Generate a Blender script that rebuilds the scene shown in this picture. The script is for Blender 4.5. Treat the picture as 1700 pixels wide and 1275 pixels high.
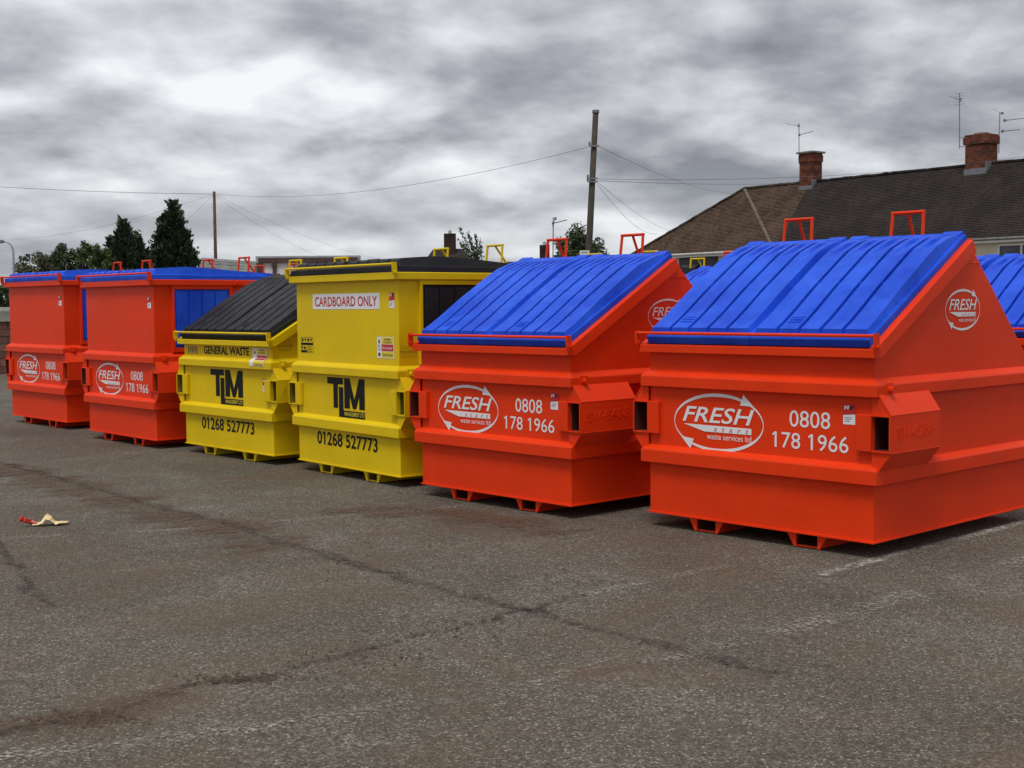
import bpy, math, random
from mathutils import Vector, Matrix
random.seed(7)
R = math.radians
scene = bpy.context.scene
col = scene.collection
for o in list(bpy.data.objects):
    bpy.data.objects.remove(o)

# ------------------------------------------------------------------ camera
CAM_H, PITCH, ROLL, FPX = 1.6086, 0.0609, -0.0081, 2150.0
cam_d = bpy.data.cameras.new('camera')
cam = bpy.data.objects.new('camera', cam_d)
col.objects.link(cam)
cam_d.sensor_width = 36.0
cam_d.lens = FPX / 1700 * 36
cam_d.clip_start, cam_d.clip_end = 0.1, 3000
cam.matrix_world = (Matrix.Translation((0, 0, CAM_H)) @ Matrix.Rotation(math.pi / 2 - PITCH, 4, 'X')
                    @ Matrix.Rotation(ROLL, 4, 'Z'))
scene.camera = cam

def at(u, v, Y):
    """photo pixel (1700 wide) -> point at distance Y"""
    u -= 850; v -= 637.5
    cr, sr = math.cos(ROLL), math.sin(ROLL)
    U, V = u * cr + v * sr, -u * sr + v * cr
    c, s = math.cos(PITCH), math.sin(PITCH)
    d = Vector((U / FPX, c - V / FPX * s, -s - V / FPX * c))
    d *= Y / d.y
    return d + Vector((0, 0, CAM_H))

# ------------------------------------------------------------------ world: overcast sky
SUN_EL, SUN_AZ = R(65), R(203)      # azimuth clockwise from +Y
w = bpy.data.worlds.new('World'); scene.world = w; w.use_nodes = True
nt = w.node_tree; N = nt.nodes; L = nt.links; N.clear()
out = N.new('ShaderNodeOutputWorld')
sky = N.new('ShaderNodeTexSky'); sky.sky_type = 'NISHITA'; sky.sun_disc = False
sky.sun_elevation = SUN_EL; sky.sun_rotation = SUN_AZ
bg1 = N.new('ShaderNodeBackground'); bg1.inputs[1].default_value = 0.08
L.new(sky.outputs[0], bg1.inputs[0])
tc = N.new('ShaderNodeTexCoord')
sep = N.new('ShaderNodeSeparateXYZ'); L.new(tc.outputs['Generated'], sep.inputs[0])
def wmath(op, a, b=None, clamp=False):
    m = N.new('ShaderNodeMath'); m.operation = op; m.use_clamp = clamp
    for i, s in enumerate((a, b)):
        if s is None: continue
        if isinstance(s, (int, float)): m.inputs[i].default_value = s
        else: L.new(s, m.inputs[i])
    return m.outputs[0]
zc = wmath('ADD', wmath('MAXIMUM', sep.outputs[2], 0.0), 0.30)
px = wmath('DIVIDE', sep.outputs[0], zc); py = wmath('DIVIDE', sep.outputs[1], zc)
cmb = N.new('ShaderNodeCombineXYZ'); L.new(px, cmb.inputs[0]); L.new(py, cmb.inputs[1]); cmb.inputs[2].default_value = 9.1
cmb2 = N.new('ShaderNodeVectorMath'); cmb2.operation = 'ADD'; L.new(cmb.outputs[0], cmb2.inputs[0]); cmb2.inputs[1].default_value = (-.03, .10, 0)
def wnoise(scale, detail, rough, dist, vec=None):
    n = N.new('ShaderNodeTexNoise'); n.inputs['Scale'].default_value = scale
    n.inputs['Detail'].default_value = detail; n.inputs['Roughness'].default_value = rough
    n.inputs['Distortion'].default_value = dist
    L.new((vec or cmb).outputs[0], n.inputs['Vector']); return n.outputs[0]
n1 = wnoise(3.1, 10, 0.50, 0.1); n2 = wnoise(1.25, 3, 0.5, 0.1)
n3 = wnoise(3.1, 10, 0.50, 0.1, cmb2)
relief = wmath('MULTIPLY', wmath('SUBTRACT', n1, n3), 0.42)     # billow shading: cloud tops lighter than their bases
cl = wmath('ADD', wmath('ADD', wmath('MULTIPLY', n1, 0.52), wmath('MULTIPLY', n2, 0.48)), relief)
rp = N.new('ShaderNodeValToRGB'); L.new(cl, rp.inputs[0])
e = rp.color_ramp.elements
e[0].position = 0.35; e[0].color = (0.22, 0.225, 0.255, 1)
e[1].position = 0.68; e[1].color = (0.86, 0.88, 0.90, 1)
a = e.new(0.45); a.color = (0.36, 0.367, 0.40, 1)
a = e.new(0.55); a.color = (0.57, 0.582, 0.61, 1)
hz = N.new('ShaderNodeMapRange'); L.new(sep.outputs[2], hz.inputs[0])
hz.inputs[1].default_value = 0.0; hz.inputs[2].default_value = 0.11; hz.inputs[3].default_value = 0.5; hz.inputs[4].default_value = 0.0
mx = N.new('ShaderNodeMixRGB'); L.new(hz.outputs[0], mx.inputs[0]); L.new(rp.outputs[0], mx.inputs[1])
mx.inputs[2].default_value = (0.53, 0.57, 0.61, 1)
bg2 = N.new('ShaderNodeBackground'); L.new(mx.outputs[0], bg2.inputs[0]); bg2.inputs[1].default_value = 0.80
ms = N.new('ShaderNodeMixShader'); ms.inputs[0].default_value = 0.94
L.new(bg1.outputs[0], ms.inputs[1]); L.new(bg2.outputs[0], ms.inputs[2]); L.new(ms.outputs[0], out.inputs[0])

sun_d = bpy.data.lights.new('sun', 'SUN'); sun_d.energy = 1.5; sun_d.angle = R(20); sun_d.color = (1, 0.965, 0.91)
sun = bpy.data.objects.new('sun', sun_d); col.objects.link(sun)
sd = Vector((math.sin(SUN_AZ) * math.cos(SUN_EL), math.cos(SUN_AZ) * math.cos(SUN_EL), math.sin(SUN_EL)))
sun.rotation_euler = (-sd).to_track_quat('-Z', 'Y').to_euler(); sun.location = (0, -5, 20)
vs = scene.view_settings
vs.view_transform = 'Standard'; vs.look = 'None'; vs.exposure = 0.47; vs.gamma = 1.0; vs.use_curve_mapping = False

# ------------------------------------------------------------------ materials
MATS = {}
def newmat(name):
    m = bpy.data.materials.new(name); m.use_nodes = True
    nt = m.node_tree; nt.nodes.clear()
    o = nt.nodes.new('ShaderNodeOutputMaterial'); b = nt.nodes.new('ShaderNodeBsdfPrincipled')
    nt.links.new(b.outputs[0], o.inputs[0]); MATS[name] = m
    return m, nt, b, o
def nod(nt, typ, **kw):
    n = nt.nodes.new(typ)
    for k, v in kw.items(): n.inputs[k].default_value = v
    return n
def coords(nt, kind='Object', scale=(1, 1, 1)):
    t = nt.nodes.new('ShaderNodeTexCoord'); mp = nt.nodes.new('ShaderNodeMapping')
    nt.links.new(t.outputs[kind], mp.inputs[0]); mp.inputs['Scale'].default_value = scale
    return mp.outputs[0]
def noise(nt, vec, scale, detail=4, rough=.55, dist=0):
    n = nod(nt, 'ShaderNodeTexNoise', Scale=scale, Detail=detail, Roughness=rough, Distortion=dist)
    nt.links.new(vec, n.inputs['Vector']); return n.outputs[0]
def ramp(nt, fac, stops):
    r = nt.nodes.new('ShaderNodeValToRGB'); nt.links.new(fac, r.inputs[0])
    el = r.color_ramp.elements
    el[0].position, el[0].color = stops[0][0], (*stops[0][1], 1)
    el[1].position, el[1].color = stops[-1][0], (*stops[-1][1], 1)
    for p, c in stops[1:-1]: el.new(p).color = (*c, 1)
    return r.outputs[0]
def g(v): return (v, v, v)
def mixc(nt, fac, a, b, mode='MIX'):
    m = nt.nodes.new('ShaderNodeMixRGB'); m.blend_type = mode
    for i, s in enumerate((fac, a, b)):
        if isinstance(s, (int, float)): m.inputs[i].default_value = s
        elif isinstance(s, tuple): m.inputs[i].default_value = (*s, 1)
        else: nt.links.new(s, m.inputs[i])
    return m.outputs[0]
def bump(nt, b, h, strength, dist):
    n = nt.nodes.new('ShaderNodeBump'); n.inputs['Strength'].default_value = strength; n.inputs['Distance'].default_value = dist
    nt.links.new(h, n.inputs['Height']); nt.links.new(n.outputs[0], b.inputs['Normal'])
def simple(name, c, rough=.6, var=.12, scale=6, bstr=0, bscale=60, metal=0, spec=.5):
    m, nt, b, o = newmat(name)
    v = coords(nt)
    n = noise(nt, v, scale)
    lo = tuple(x * (1 - var) for x in c); hi = tuple(min(1, x * (1 + var)) for x in c)
    nt.links.new(ramp(nt, n, [(.3, lo), (.7, hi)]), b.inputs['Base Color'])
    b.inputs['Roughness'].default_value = rough; b.inputs['Metallic'].default_value = metal
    b.inputs['Specular IOR Level'].default_value = spec
    if bstr: bump(nt, b, noise(nt, v, bscale, 3), bstr, .01)
    return m
def paint(name, c):
    m, nt, b, o = newmat(name)
    v = coords(nt)
    n = noise(nt, v, 1.7, 5, .6)
    c0 = ramp(nt, n, [(.3, tuple(x * .9 for x in c)), (.7, tuple(min(1, x * 1.06) for x in c))])
    # faint dust streaks running down
    v2 = coords(nt, scale=(9, 9, .7)); n2 = noise(nt, v2, 1.0, 5, .65)
    f = ramp(nt, n2, [(.58, g(0)), (.85, g(.07))])
    c1 = mixc(nt, f, c0, (.30, .20, .13))
    v3 = coords(nt); n3 = noise(nt, v3, 34, 2, .5)
    sp = ramp(nt, n3, [(.70, g(0)), (.78, g(.25))])
    nt.links.new(mixc(nt, sp, c1, tuple(x * .7 for x in c)), b.inputs['Base Color'])
    rr = ramp(nt, noise(nt, v, 3.5, 4), [(.3, g(.34)), (.7, g(.5))])
    nt.links.new(rr, b.inputs['Roughness'])
    b.inputs['Specular IOR Level'].default_value = .13
    bump(nt, b, noise(nt, v, 2.6, 3), .35, .012)
    return m
paint('orange_paint', (.80, .046, .007))
paint('yellow_paint', (.76, .535, .006))
# darkened body colours that paint shade into the pocket and skid openings
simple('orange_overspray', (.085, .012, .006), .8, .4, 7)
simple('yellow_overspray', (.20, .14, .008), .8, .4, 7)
def plastic(name, c, hi):
    m, nt, b, o = newmat(name)
    v = coords(nt); n = noise(nt, v, 2.6, 7, .68, .4)
    nt.links.new(ramp(nt, n, [(.34, c), (.68, hi)]), b.inputs['Base Color'])
    nt.links.new(ramp(nt, noise(nt, v, 9, 5), [(.3, g(.42)), (.7, g(.62))]), b.inputs['Roughness'])
    bump(nt, b, noise(nt, v, 130, 3), .12, .004)
    b.inputs['Specular IOR Level'].default_value = .16
plastic('blue_plastic', (.009, .060, .56), (.026, .120, .78))
plastic('black_plastic', (.016, .016, .018), (.03, .03, .033))
simple('white_vinyl', (.80, .80, .82), .4, .03)
simple('black_vinyl', (.010, .010, .011), .5, .1, spec=.15)
simple('red_vinyl', (.55, .015, .02), .4, .05)
simple('orange_vinyl', (.70, .06, .014), .4, .05)
simple('yellow_vinyl', (.78, .62, .05), .4, .05)
simple('ochre_print', (.26, .15, .010), .5, .1)
simple('cream_render', (.62, .57, .44), .9, .08, 1.5, .2, 20)
simple('white_frame', (.78, .78, .78), .45, .03)
simple('grey_gutter', (.50, .49, .47), .5, .15, 3)
simple('dark_wall', (.05, .05, .055), .7, .3, 2)
simple('lead_flashing', (.16, .17, .19), .55, .2, 3)
simple('aerial_metal', (.22, .22, .23), .4, .1, metal=.6)
simple('galvanised', (.42, .44, .46), .45, .1, metal=.5)
simple('wire_black', (.13, .13, .14), .7, .1)
simple('pole_wood', (.052, .040, .030), .85, .35, 5, .4, 25)
simple('pole_wood_red', (.09, .052, .038), .85, .3, 5, .4, 25)
simple('brown_steel', (.07, .035, .03), .6, .3, 3)
simple('white_panel', (.70, .67, .66), .6, .06, .8)
simple('coping_stone', (.20, .19, .17), .9, .3, 4, .4, 30)
simple('mortar', (.14, .11, .085), .95, .3, 4, .5, 14)
simple('slate_grey', (.17, .17, .165), .85, .35, 3, .4, 12)
simple('wrapper_yellow', (.75, .60, .28), .5, .2, 30)
simple('wrapper_red', (.42, .03, .02), .45, .3, 30)
simple('gravel_dark', (.10, .072, .05), .95, .5, 30)
def glass(name, c):
    m, nt, b, o = newmat(name)
    v = coords(nt)
    nt.links.new(ramp(nt, noise(nt, v, 1.2, 3), [(.35, tuple(x * .5 for x in c)), (.7, c)]), b.inputs['Base Color'])
    b.inputs['Roughness'].default_value = .06
glass('window_glass', (.07, .075, .085))
def brickmat(name, c1, c2, mort, sc=1.0, bw=.225, bh=.075):
    m, nt, b, o = newmat(name)
    t = nt.nodes.new('ShaderNodeUVMap')
    br = nod(nt, 'ShaderNodeTexBrick', Scale=1.0)
    br.inputs['Color1'].default_value = (*c1, 1); br.inputs['Color2'].default_value = (*c2, 1); br.inputs['Mortar'].default_value = (*mort, 1)
    br.inputs['Mortar Size'].default_value = .008; br.inputs['Brick Width'].default_value = bw; br.inputs['Row Height'].default_value = bh
    br.inputs['Bias'].default_value = -.2
    nt.links.new(t.outputs[0], br.inputs['Vector'])
    n = noise(nt, coords(nt), 2.5, 5, .6)
    nt.links.new(mixc(nt, .75, br.outputs[0], ramp(nt, n, [(.3, g(.3)), (.7, g(1.0))]), 'MULTIPLY'), b.inputs['Base Color'])
    b.inputs['Roughness'].default_value = .9; b.inputs['Specular IOR Level'].default_value = .15
    bump(nt, b, br.outputs[1], -.6, .02)
brickmat('chimney_brick', (.25, .075, .040), (.07, .03, .025), (.12, .09, .075), bw=.32, bh=.13)
brickmat('dark_brick', (.07, .04, .035), (.04, .028, .026), (.06, .05, .045), bw=.30, bh=.10)
def tilemat(name, cs, moss):
    m, nt, b, o = newmat(name)
    t = nt.nodes.new('ShaderNodeUVMap')
    br = nod(nt, 'ShaderNodeTexBrick', Scale=1.0)
    br.inputs['Color1'].default_value = (*cs[0], 1); br.inputs['Color2'].default_value = (*cs[1], 1); br.inputs['Mortar'].default_value = (*[x * .35 for x in cs[1]], 1)
    br.inputs['Mortar Size'].default_value = .010; br.inputs['Brick Width'].default_value = .24; br.inputs['Row Height'].default_value = .14; br.inputs['Bias'].default_value = -.1
    nt.links.new(t.outputs[0], br.inputs['Vector'])
    n = noise(nt, coords(nt), .7, 7, .68)
    c = mixc(nt, ramp(nt, n, [(.42, g(0)), (.72, g(.85))]), br.outputs[0], moss)
    n2 = noise(nt, coords(nt), 6, 4, .6)
    c = mixc(nt, .8, c, ramp(nt, n2, [(.3, g(.55)), (.7, g(1.3))]), 'MULTIPLY')
    nt.links.new(c, b.inputs['Base Color']); b.inputs['Roughness'].default_value = .9; b.inputs['Specular IOR Level'].default_value = .25
tilemat('tiles_old', ((.125, .072, .046), (.042, .027, .020)), (.12, .083, .054))
tilemat('tiles_dark', ((.040, .030, .027), (.027, .021, .020)), (.05, .038, .033))
def wallblock(name, c):
    m, nt, b, o = newmat(name)
    oi = nt.nodes.new('ShaderNodeObjectInfo')
    c1 = ramp(nt, oi.outputs['Random'], [(0, tuple(x * .6 for x in c)), (1, tuple(x * 1.35 for x in c))])
    n = noise(nt, coords(nt), 14, 5, .6)
    nt.links.new(mixc(nt, .7, c1, ramp(nt, n, [(.3, g(.5)), (.7, g(1.2))]), 'MULTIPLY'), b.inputs['Base Color'])
    b.inputs['Roughness'].default_value = .92; bump(nt, b, n, .4, .01)
wallblock('wall_brick', (.17, .075, .055))
def leafmat(name, c, c2):
    m, nt, b, o = newmat(name)
    n = noise(nt, coords(nt), 1.3, 4, .6)
    gi = nt.nodes.new('ShaderNodeNewGeometry')
    r = ramp(nt, gi.outputs['Random Per Island'], [(0, c), (1, c2)])
    nt.links.new(mixc(nt, .6, r, ramp(nt, n, [(.3, g(.5)), (.7, g(1.3))]), 'MULTIPLY'), b.inputs['Base Color'])
    b.inputs['Roughness'].default_value = .7; b.inputs['Specular IOR Level'].default_value = .2
leafmat('leaf_conifer', (.020, .034, .020), (.075, .105, .050))
leafmat('leaf_green', (.035, .065, .02), (.10, .14, .04))
leafmat('leaf_grey', (.06, .07, .035), (.13, .125, .065))
leafmat('leaf_dark', (.03, .05, .025), (.09, .12, .05))
simple('bark', (.06, .045, .032), .95, .3, 6, .4, 25)

# asphalt
def asphalt():
    m, nt, b, o = newmat('asphalt')
    v = coords(nt)
    vo = nod(nt, 'ShaderNodeTexVoronoi', Scale=120.0); nt.links.new(v, vo.inputs['Vector'])
    sepc = nt.nodes.new('ShaderNodeSeparateColor'); nt.links.new(vo.outputs['Color'], sepc.inputs[0])
    stone = ramp(nt, sepc.outputs[0], [(0, (.055, .048, .036)), (.5, (.106, .093, .070)), (.8, (.146, .129, .100)), (.94, (.21, .187, .155)), (1, (.40, .365, .315))])
    mid = noise(nt, v, 17, 6, .75)
    c = mixc(nt, .8, stone, ramp(nt, mid, [(.25, g(.62)), (.75, g(1.3))]), 'MULTIPLY')
    big = noise(nt, v, .55, 7, .62, .6)
    c = mixc(nt, .75, c, ramp(nt, big, [(.3, g(.66)), (.52, g(1.0)), (.72, g(1.22))]), 'MULTIPLY')
    # rust-brown silt patches with their own shape
    silt = noise(nt, coords(nt, scale=(.8, 1.0, 1)), .75, 7, .66, 1.2)
    fine = noise(nt, v, 22, 4, .7)
    f = mixc(nt, 1.0, ramp(nt, silt, [(.47, g(0)), (.68, g(.9))]), ramp(nt, fine, [(.3, g(.3)), (.65, g(1))]), 'MULTIPLY')
    c = mixc(nt, f, c, (.118, .073, .044))
    # scattered whitish chippings in worn areas
    worn = noise(nt, v, 1.1, 6, .7, .8)
    chip = nod(nt, 'ShaderNodeTexVoronoi', Scale=72.0); nt.links.new(v, chip.inputs['Vector'])
    sc2 = nt.nodes.new('ShaderNodeSeparateColor'); nt.links.new(chip.outputs['Color'], sc2.inputs[0])
    f2 = mixc(nt, 1.0, ramp(nt, worn, [(.5, g(0)), (.68, g(.7))]), ramp(nt, sc2.outputs[1], [(.72, g(0)), (.86, g(1))]), 'MULTIPLY')
    c = mixc(nt, f2, c, (.30, .285, .26))
    nt.links.new(c, b.inputs['Base Color'])
    b.inputs['Roughness'].default_value = .88; b.inputs['Specular IOR Level'].default_value = .3
    h = mixc(nt, .5, vo.outputs['Distance'], mid)
    bump(nt, b, h, .8, .012)
asphalt()
def wornmat(name, c, lo, hi, scale, keep=.15):
    m, nt, b, o = newmat(name)
    n = noise(nt, coords(nt), scale, 6, .75); n2 = noise(nt, coords(nt), 1.6, 4, .6)
    f = mixc(nt, 1.0, ramp(nt, n, [(lo, g(0)), (hi, g(1))]), ramp(nt, n2, [(.42, g(keep)), (.58, g(1))]), 'MULTIPLY')
    # soft edges across the strip
    t = nt.nodes.new('ShaderNodeUVMap'); s = nt.nodes.new('ShaderNodeSeparateXYZ'); nt.links.new(t.outputs[0], s.inputs[0])
    ed = ramp(nt, s.outputs[0], [(0, g(0)), (.3, g(1)), (.7, g(1)), (1, g(0))])
    f = mixc(nt, 1.0, f, ed, 'MULTIPLY')
    tr = nt.nodes.new('ShaderNodeBsdfTransparent'); mxs = nt.nodes.new('ShaderNodeMixShader')
    nt.links.new(f, mxs.inputs[0]); nt.links.new(tr.outputs[0], mxs.inputs[1]); nt.links.new(b.outputs[0], mxs.inputs[2])
    nt.links.new(mxs.outputs[0], o.inputs[0])
    b.inputs['Base Color'].default_value = (*c, 1); b.inputs['Roughness'].default_value = .9
wornmat('line_paint', (.50, .47, .42), .45, .60, 30, .05)
wornmat('line_paint_faint', (.44, .415, .37), .50, .66, 40, .08)
wornmat('crack_dirt', (.032, .025, .018), .44, .63, 24, .5)
wornmat('silt_dirt', (.115, .062, .036), .36, .62, 14, .4)

# ------------------------------------------------------------------ mesh helpers
class MB:
    def __init__(s): s.v = []; s.f = []; s.uv = None
    def poly(s, pts, uvs=None):
        n = len(s.v); s.v += [tuple(p) for p in pts]; s.f.append(tuple(range(n, n + len(pts))))
        if uvs is not None:
            if s.uv is None: s.uv = {}
            s.uv[len(s.f) - 1] = uvs
        return s
    def box(s, x0, x1, y0, y1, z0, z1):
        n = len(s.v)
        s.v += [(x, y, z) for z in (z0, z1) for y in (y0, y1) for x in (x0, x1)]
        for q in ((0, 2, 3, 1), (4, 5, 7, 6), (0, 1, 5, 4), (2, 6, 7, 3), (0, 4, 6, 2), (1, 3, 7, 5)):
            s.f.append(tuple(n + i for i in q))
        return s
    def prism(s, prof, axis, a, b):
        """closed profile extruded along axis: 'x' prof=(y,z); 'y' prof=(x,z); 'z' prof=(x,y)"""
        n = len(s.v); k = len(prof)
        def P(p, t):
            return (t, p[0], p[1]) if axis == 'x' else ((p[0], t, p[1]) if axis == 'y' else (p[0], p[1], t))
        s.v += [P(p, a) for p in prof] + [P(p, b) for p in prof]
        s.f.append(tuple(range(n, n + k))); s.f.append(tuple(range(n + 2 * k - 1, n + k - 1, -1)))
        for i in range(k):
            j = (i + 1) % k; s.f.append((n + i, n + j, n + k + j, n + k + i))
        return s
    def tube(s, pts, r, n=8, r2=None, caps=True):
        pts = [Vector(p) for p in pts]; base = len(s.v); m = len(pts)
        for i, p in enumerate(pts):
            t = (pts[min(i + 1, m - 1)] - pts[max(i - 1, 0)]).normalized()
            up = Vector((0, 0, 1)) if abs(t.z) < .95 else Vector((0, 1, 0))
            a = t.cross(up).normalized(); b = a.cross(t)
            rr = r if r2 is None else r + (r2 - r) * i / (m - 1)
            for k in range(n):
                an = 2 * math.pi * k / n
                s.v.append(tuple(p + (a * math.cos(an) + b * math.sin(an)) * rr))
        for i in range(m - 1):
            for k in range(n):
                j = (k + 1) % n
                s.f.append((base + i * n + k, base + i * n + j, base + (i + 1) * n + j, base + (i + 1) * n + k))
        if caps:
            s.f.append(tuple(base + k for k in range(n))[::-1]); s.f.append(tuple(base + (m - 1) * n + k for k in range(n)))
        return s
    def ring(s, prof, hw, y0, y1):
        """profile (out, z) swept round the rectangle |x|<=hw, y0..y1 with mitred corners"""
        n = len(s.v); k = len(prof)
        for (o, z) in prof:
            s.v += [(-hw - o, y0 - o, z), (hw + o, y0 - o, z), (hw + o, y1 + o, z), (-hw - o, y1 + o, z)]
        for i in range(k - 1):
            for c in range(4):
                d = (c + 1) % 4
                s.f.append((n + i * 4 + c, n + (i + 1) * 4 + c, n + (i + 1) * 4 + d, n + i * 4 + d))
        return s
    def build(s, name, mat, parent=None, smooth=False, bevel=0, recalc=True):
        me = bpy.data.meshes.new(name); me.from_pydata(s.v, [], s.f)
        if s.uv is not None:
            ul = me.uv_layers.new(name='UVMap')
            for pi, p in enumerate(me.polygons):
                if pi in s.uv:
                    for li, uvc in zip(p.loop_indices, s.uv[pi]): ul.data[li].uv = uvc
        me.update()
        if recalc:
            import bmesh
            bm = bmesh.new(); bm.from_mesh(me)
            bmesh.ops.recalc_face_normals(bm, faces=bm.faces); bm.to_mesh(me); bm.free()
        me.materials.append(MATS[mat])
        if smooth:
            for p in me.polygons: p.use_smooth = True
        o = bpy.data.objects.new(name, me); col.objects.link(o)
        if parent: o.parent = parent
        if bevel:
            b = o.modifiers.new('bevel', 'BEVEL'); b.width = bevel; b.segments = 2; b.limit_method = 'ANGLE'; b.angle_limit = R(40)
        return o
def empty(name, loc=(0, 0, 0), rz=0, scale=(1, 1, 1)):
    o = bpy.data.objects.new(name, None); col.objects.link(o); o.location = loc; o.rotation_euler = (0, 0, rz); o.scale = scale
    o.empty_display_size = .2
    return o
def tag(o, label, cat, group=None):
    o['label'] = label; o['category'] = cat
    if group: o['group'] = group
    return o
_tc = {}
def text_geo(body, bold=0.0, shear=0.0):
    key = (body, bold, shear)
    if key in _tc: return _tc[key]
    cu = bpy.data.curves.new('t', 'FONT'); cu.body = body; cu.offset = bold; cu.shear = shear; cu.resolution_u = 3; cu.fill_mode = 'FRONT'
    ob = bpy.data.objects.new('t', cu); col.objects.link(ob)
    dg = bpy.context.evaluated_depsgraph_get(); me = ob.evaluated_get(dg).to_mesh()
    vs_ = [(v.co.x, v.co.y) for v in me.vertices]; fs = [tuple(p.vertices) for p in me.polygons]
    ob.evaluated_get(dg).to_mesh_clear(); bpy.data.objects.remove(ob); bpy.data.curves.remove(cu)
    if all(c in '0123456789 ' for c in body) and '1' in body:
        par = list(range(len(vs_)))
        def find(i):
            while par[i] != i: par[i] = par[par[i]]; i = par[i]
            return i
        for f in fs:
            for i in f[1:]: par[find(i)] = find(f[0])
        isl = {}
        for i in range(len(vs_)): isl.setdefault(find(i), []).append(vs_[i])
        for pts in isl.values():
            a0, a1 = min(p[0] for p in pts), max(p[0] for p in pts); b0, b1 = min(p[1] for p in pts), max(p[1] for p in pts); hh = b1 - b0
            if hh > 0 and (a1 - a0) < .25 * hh:
                k = len(vs_); vs_ += [(a0 + .001, b1), (a0 + .001, b1 - .15 * hh), (a0 - .17 * hh, b1 - .27 * hh), (a0 - .17 * hh, b1 - .14 * hh)]; fs.append((k + 3, k + 2, k + 1, k))
    xs = [p[0] for p in vs_]; ys = [p[1] for p in vs_]
    x0, x1, y0, y1 = min(xs), max(xs), min(ys), max(ys)
    r = ([((x - x0) / (x1 - x0), (y - y0) / (y1 - y0)) for x, y in vs_], fs)
    _tc[key] = r
    return r
def add_text(mb, fr, body, a0, a1, z0, z1, bold=0.0, shear=0.0, lift=0.0, slant=0.0):
    """fr(a, z, lift) maps face coordinates to local 3-D"""
    vs_, fs = text_geo(body, bold, shear); n = len(mb.v)
    mb.v += [tuple(fr(a0 + (a1 - a0) * x, z0 + (z1 - z0) * y + slant * x, lift)) for x, y in vs_]
    mb.f += [tuple(n + i for i in f) for f in fs]
def rect(mb, fr, a0, a1, z0, z1, lift): mb.poly([fr(a0, z0, lift), fr(a1, z0, lift), fr(a1, z1, lift), fr(a0, z1, lift)])

# ------------------------------------------------------------------ ground
gm = MB(); S = 600
gm.poly([(-S, -60, 0), (S, -60, 0), (S, 1500, 0), (-S, 1500, 0)])
ground = gm.build('ground', 'asphalt'); ground['kind'] = 'structure'
def strip(name, mat, pts, wd, z, jitter=0.0, sub=.15):
    P = []
    for i in range(len(pts) - 1):
        a, b = Vector((*pts[i], 0)), Vector((*pts[i + 1], 0)); k = max(1, int((b - a).length / sub))
        for j in range(k): P.append(a.lerp(b, j / k))
    P.append(Vector((*pts[-1], 0)))
    mb = MB(); prev = None; rnd = random.Random(len(pts) * 13 + int(wd * 100))
    for i, p in enumerate(P):
        t = (P[min(i + 1, len(P) - 1)] - P[max(i - 1, 0)]).normalized(); nn = Vector((-t.y, t.x, 0))
        off = nn * rnd.uniform(-jitter, jitter); h = wd / 2 * (1 + (rnd.uniform(-.5, .5) if jitter else 0))
        a, b = p + off - nn * h, p + off + nn * h
        a.z = b.z = z
        if prev: mb.poly([prev[0], a, b, prev[1]], [(0, 0), (0, 1), (1, 1), (1, 0)])
        prev = (a, b)
    o = mb.build(name, mat, ground, recalc=False)
    return o
strip('parking_line', 'line_paint', [(1.80, 7.55), (2.31, 8.04), (3.71, 9.32), (5.2, 10.7)], .13, .006)
strip('parking_line', 'line_paint_faint', [(-2.2, 4.40), (-1.73, 4.60), (-.87, 4.89), (-.38, 5.22), (.04, 5.38), (.39, 5.69), (.91, 5.89)], .16, .006)
strip('parking_line', 'line_paint_faint', [(.8, 5.84), (1.5, 6.42), (2.12, 6.97), (2.82, 7.62), (4.2, 8.9)], .24, .0065)
strip('parking_line', 'line_paint_faint', [(.3, 7.0), (.7, 7.36), (.99, 7.6), (1.44, 7.95)], .13, .006)
strip('parking_line', 'line_paint_faint', [(-3.6, 9.0), (-2.6, 9.25), (-1.6, 9.7), (-.4, 10.3)], .14, .006)
strip('parking_line', 'line_paint', [(-14, 26.6), (-10.17, 25.66), (-9.3, 25.3), (-7, 24.4)], .14, .006)
strip('asphalt_seam', 'crack_dirt', [(-7.4, 16), (-5.38, 13.53), (-4.2, 12.1), (-2.95, 10.46), (-2.11, 9.55), (-1.52, 8.68), (-.95, 7.98), (-.53, 7.41), (-.01, 6.79), (.38, 6.39), (.82, 5.88), (1.14, 5.51)], .12, .008, .035)
strip('asphalt_seam', 'silt_dirt', [(-5.38, 13.3), (-4.2, 11.9), (-2.95, 10.3), (-2.11, 9.4), (-1.52, 8.55)], .7, .0072, .1)
strip('asphalt_seam', 'crack_dirt', [(-1.94, 4.80), (-1.67, 5.02), (-1.39, 5.42), (-1.18, 5.5), (-.81, 5.82), (-.45, 6.24), (-.01, 6.66), (.4, 7.1)], .07, .008, .04)
strip('asphalt_seam', 'silt_dirt', [(-2.3, 4.7), (-1.94, 4.85), (-1.67, 5.05), (-1.39, 5.35)], .32, .0072, .05)
strip('asphalt_seam', 'silt_dirt', [(-1.5, 10.2), (-.6, 10.0), (.4, 9.0)], .6, .0072, .1)
strip('asphalt_seam', 'crack_dirt', [(-3.6, 8.9), (-3.1, 8.0), (-2.75, 7.3), (-2.5, 6.9)], .09, .008, .04)
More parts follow.
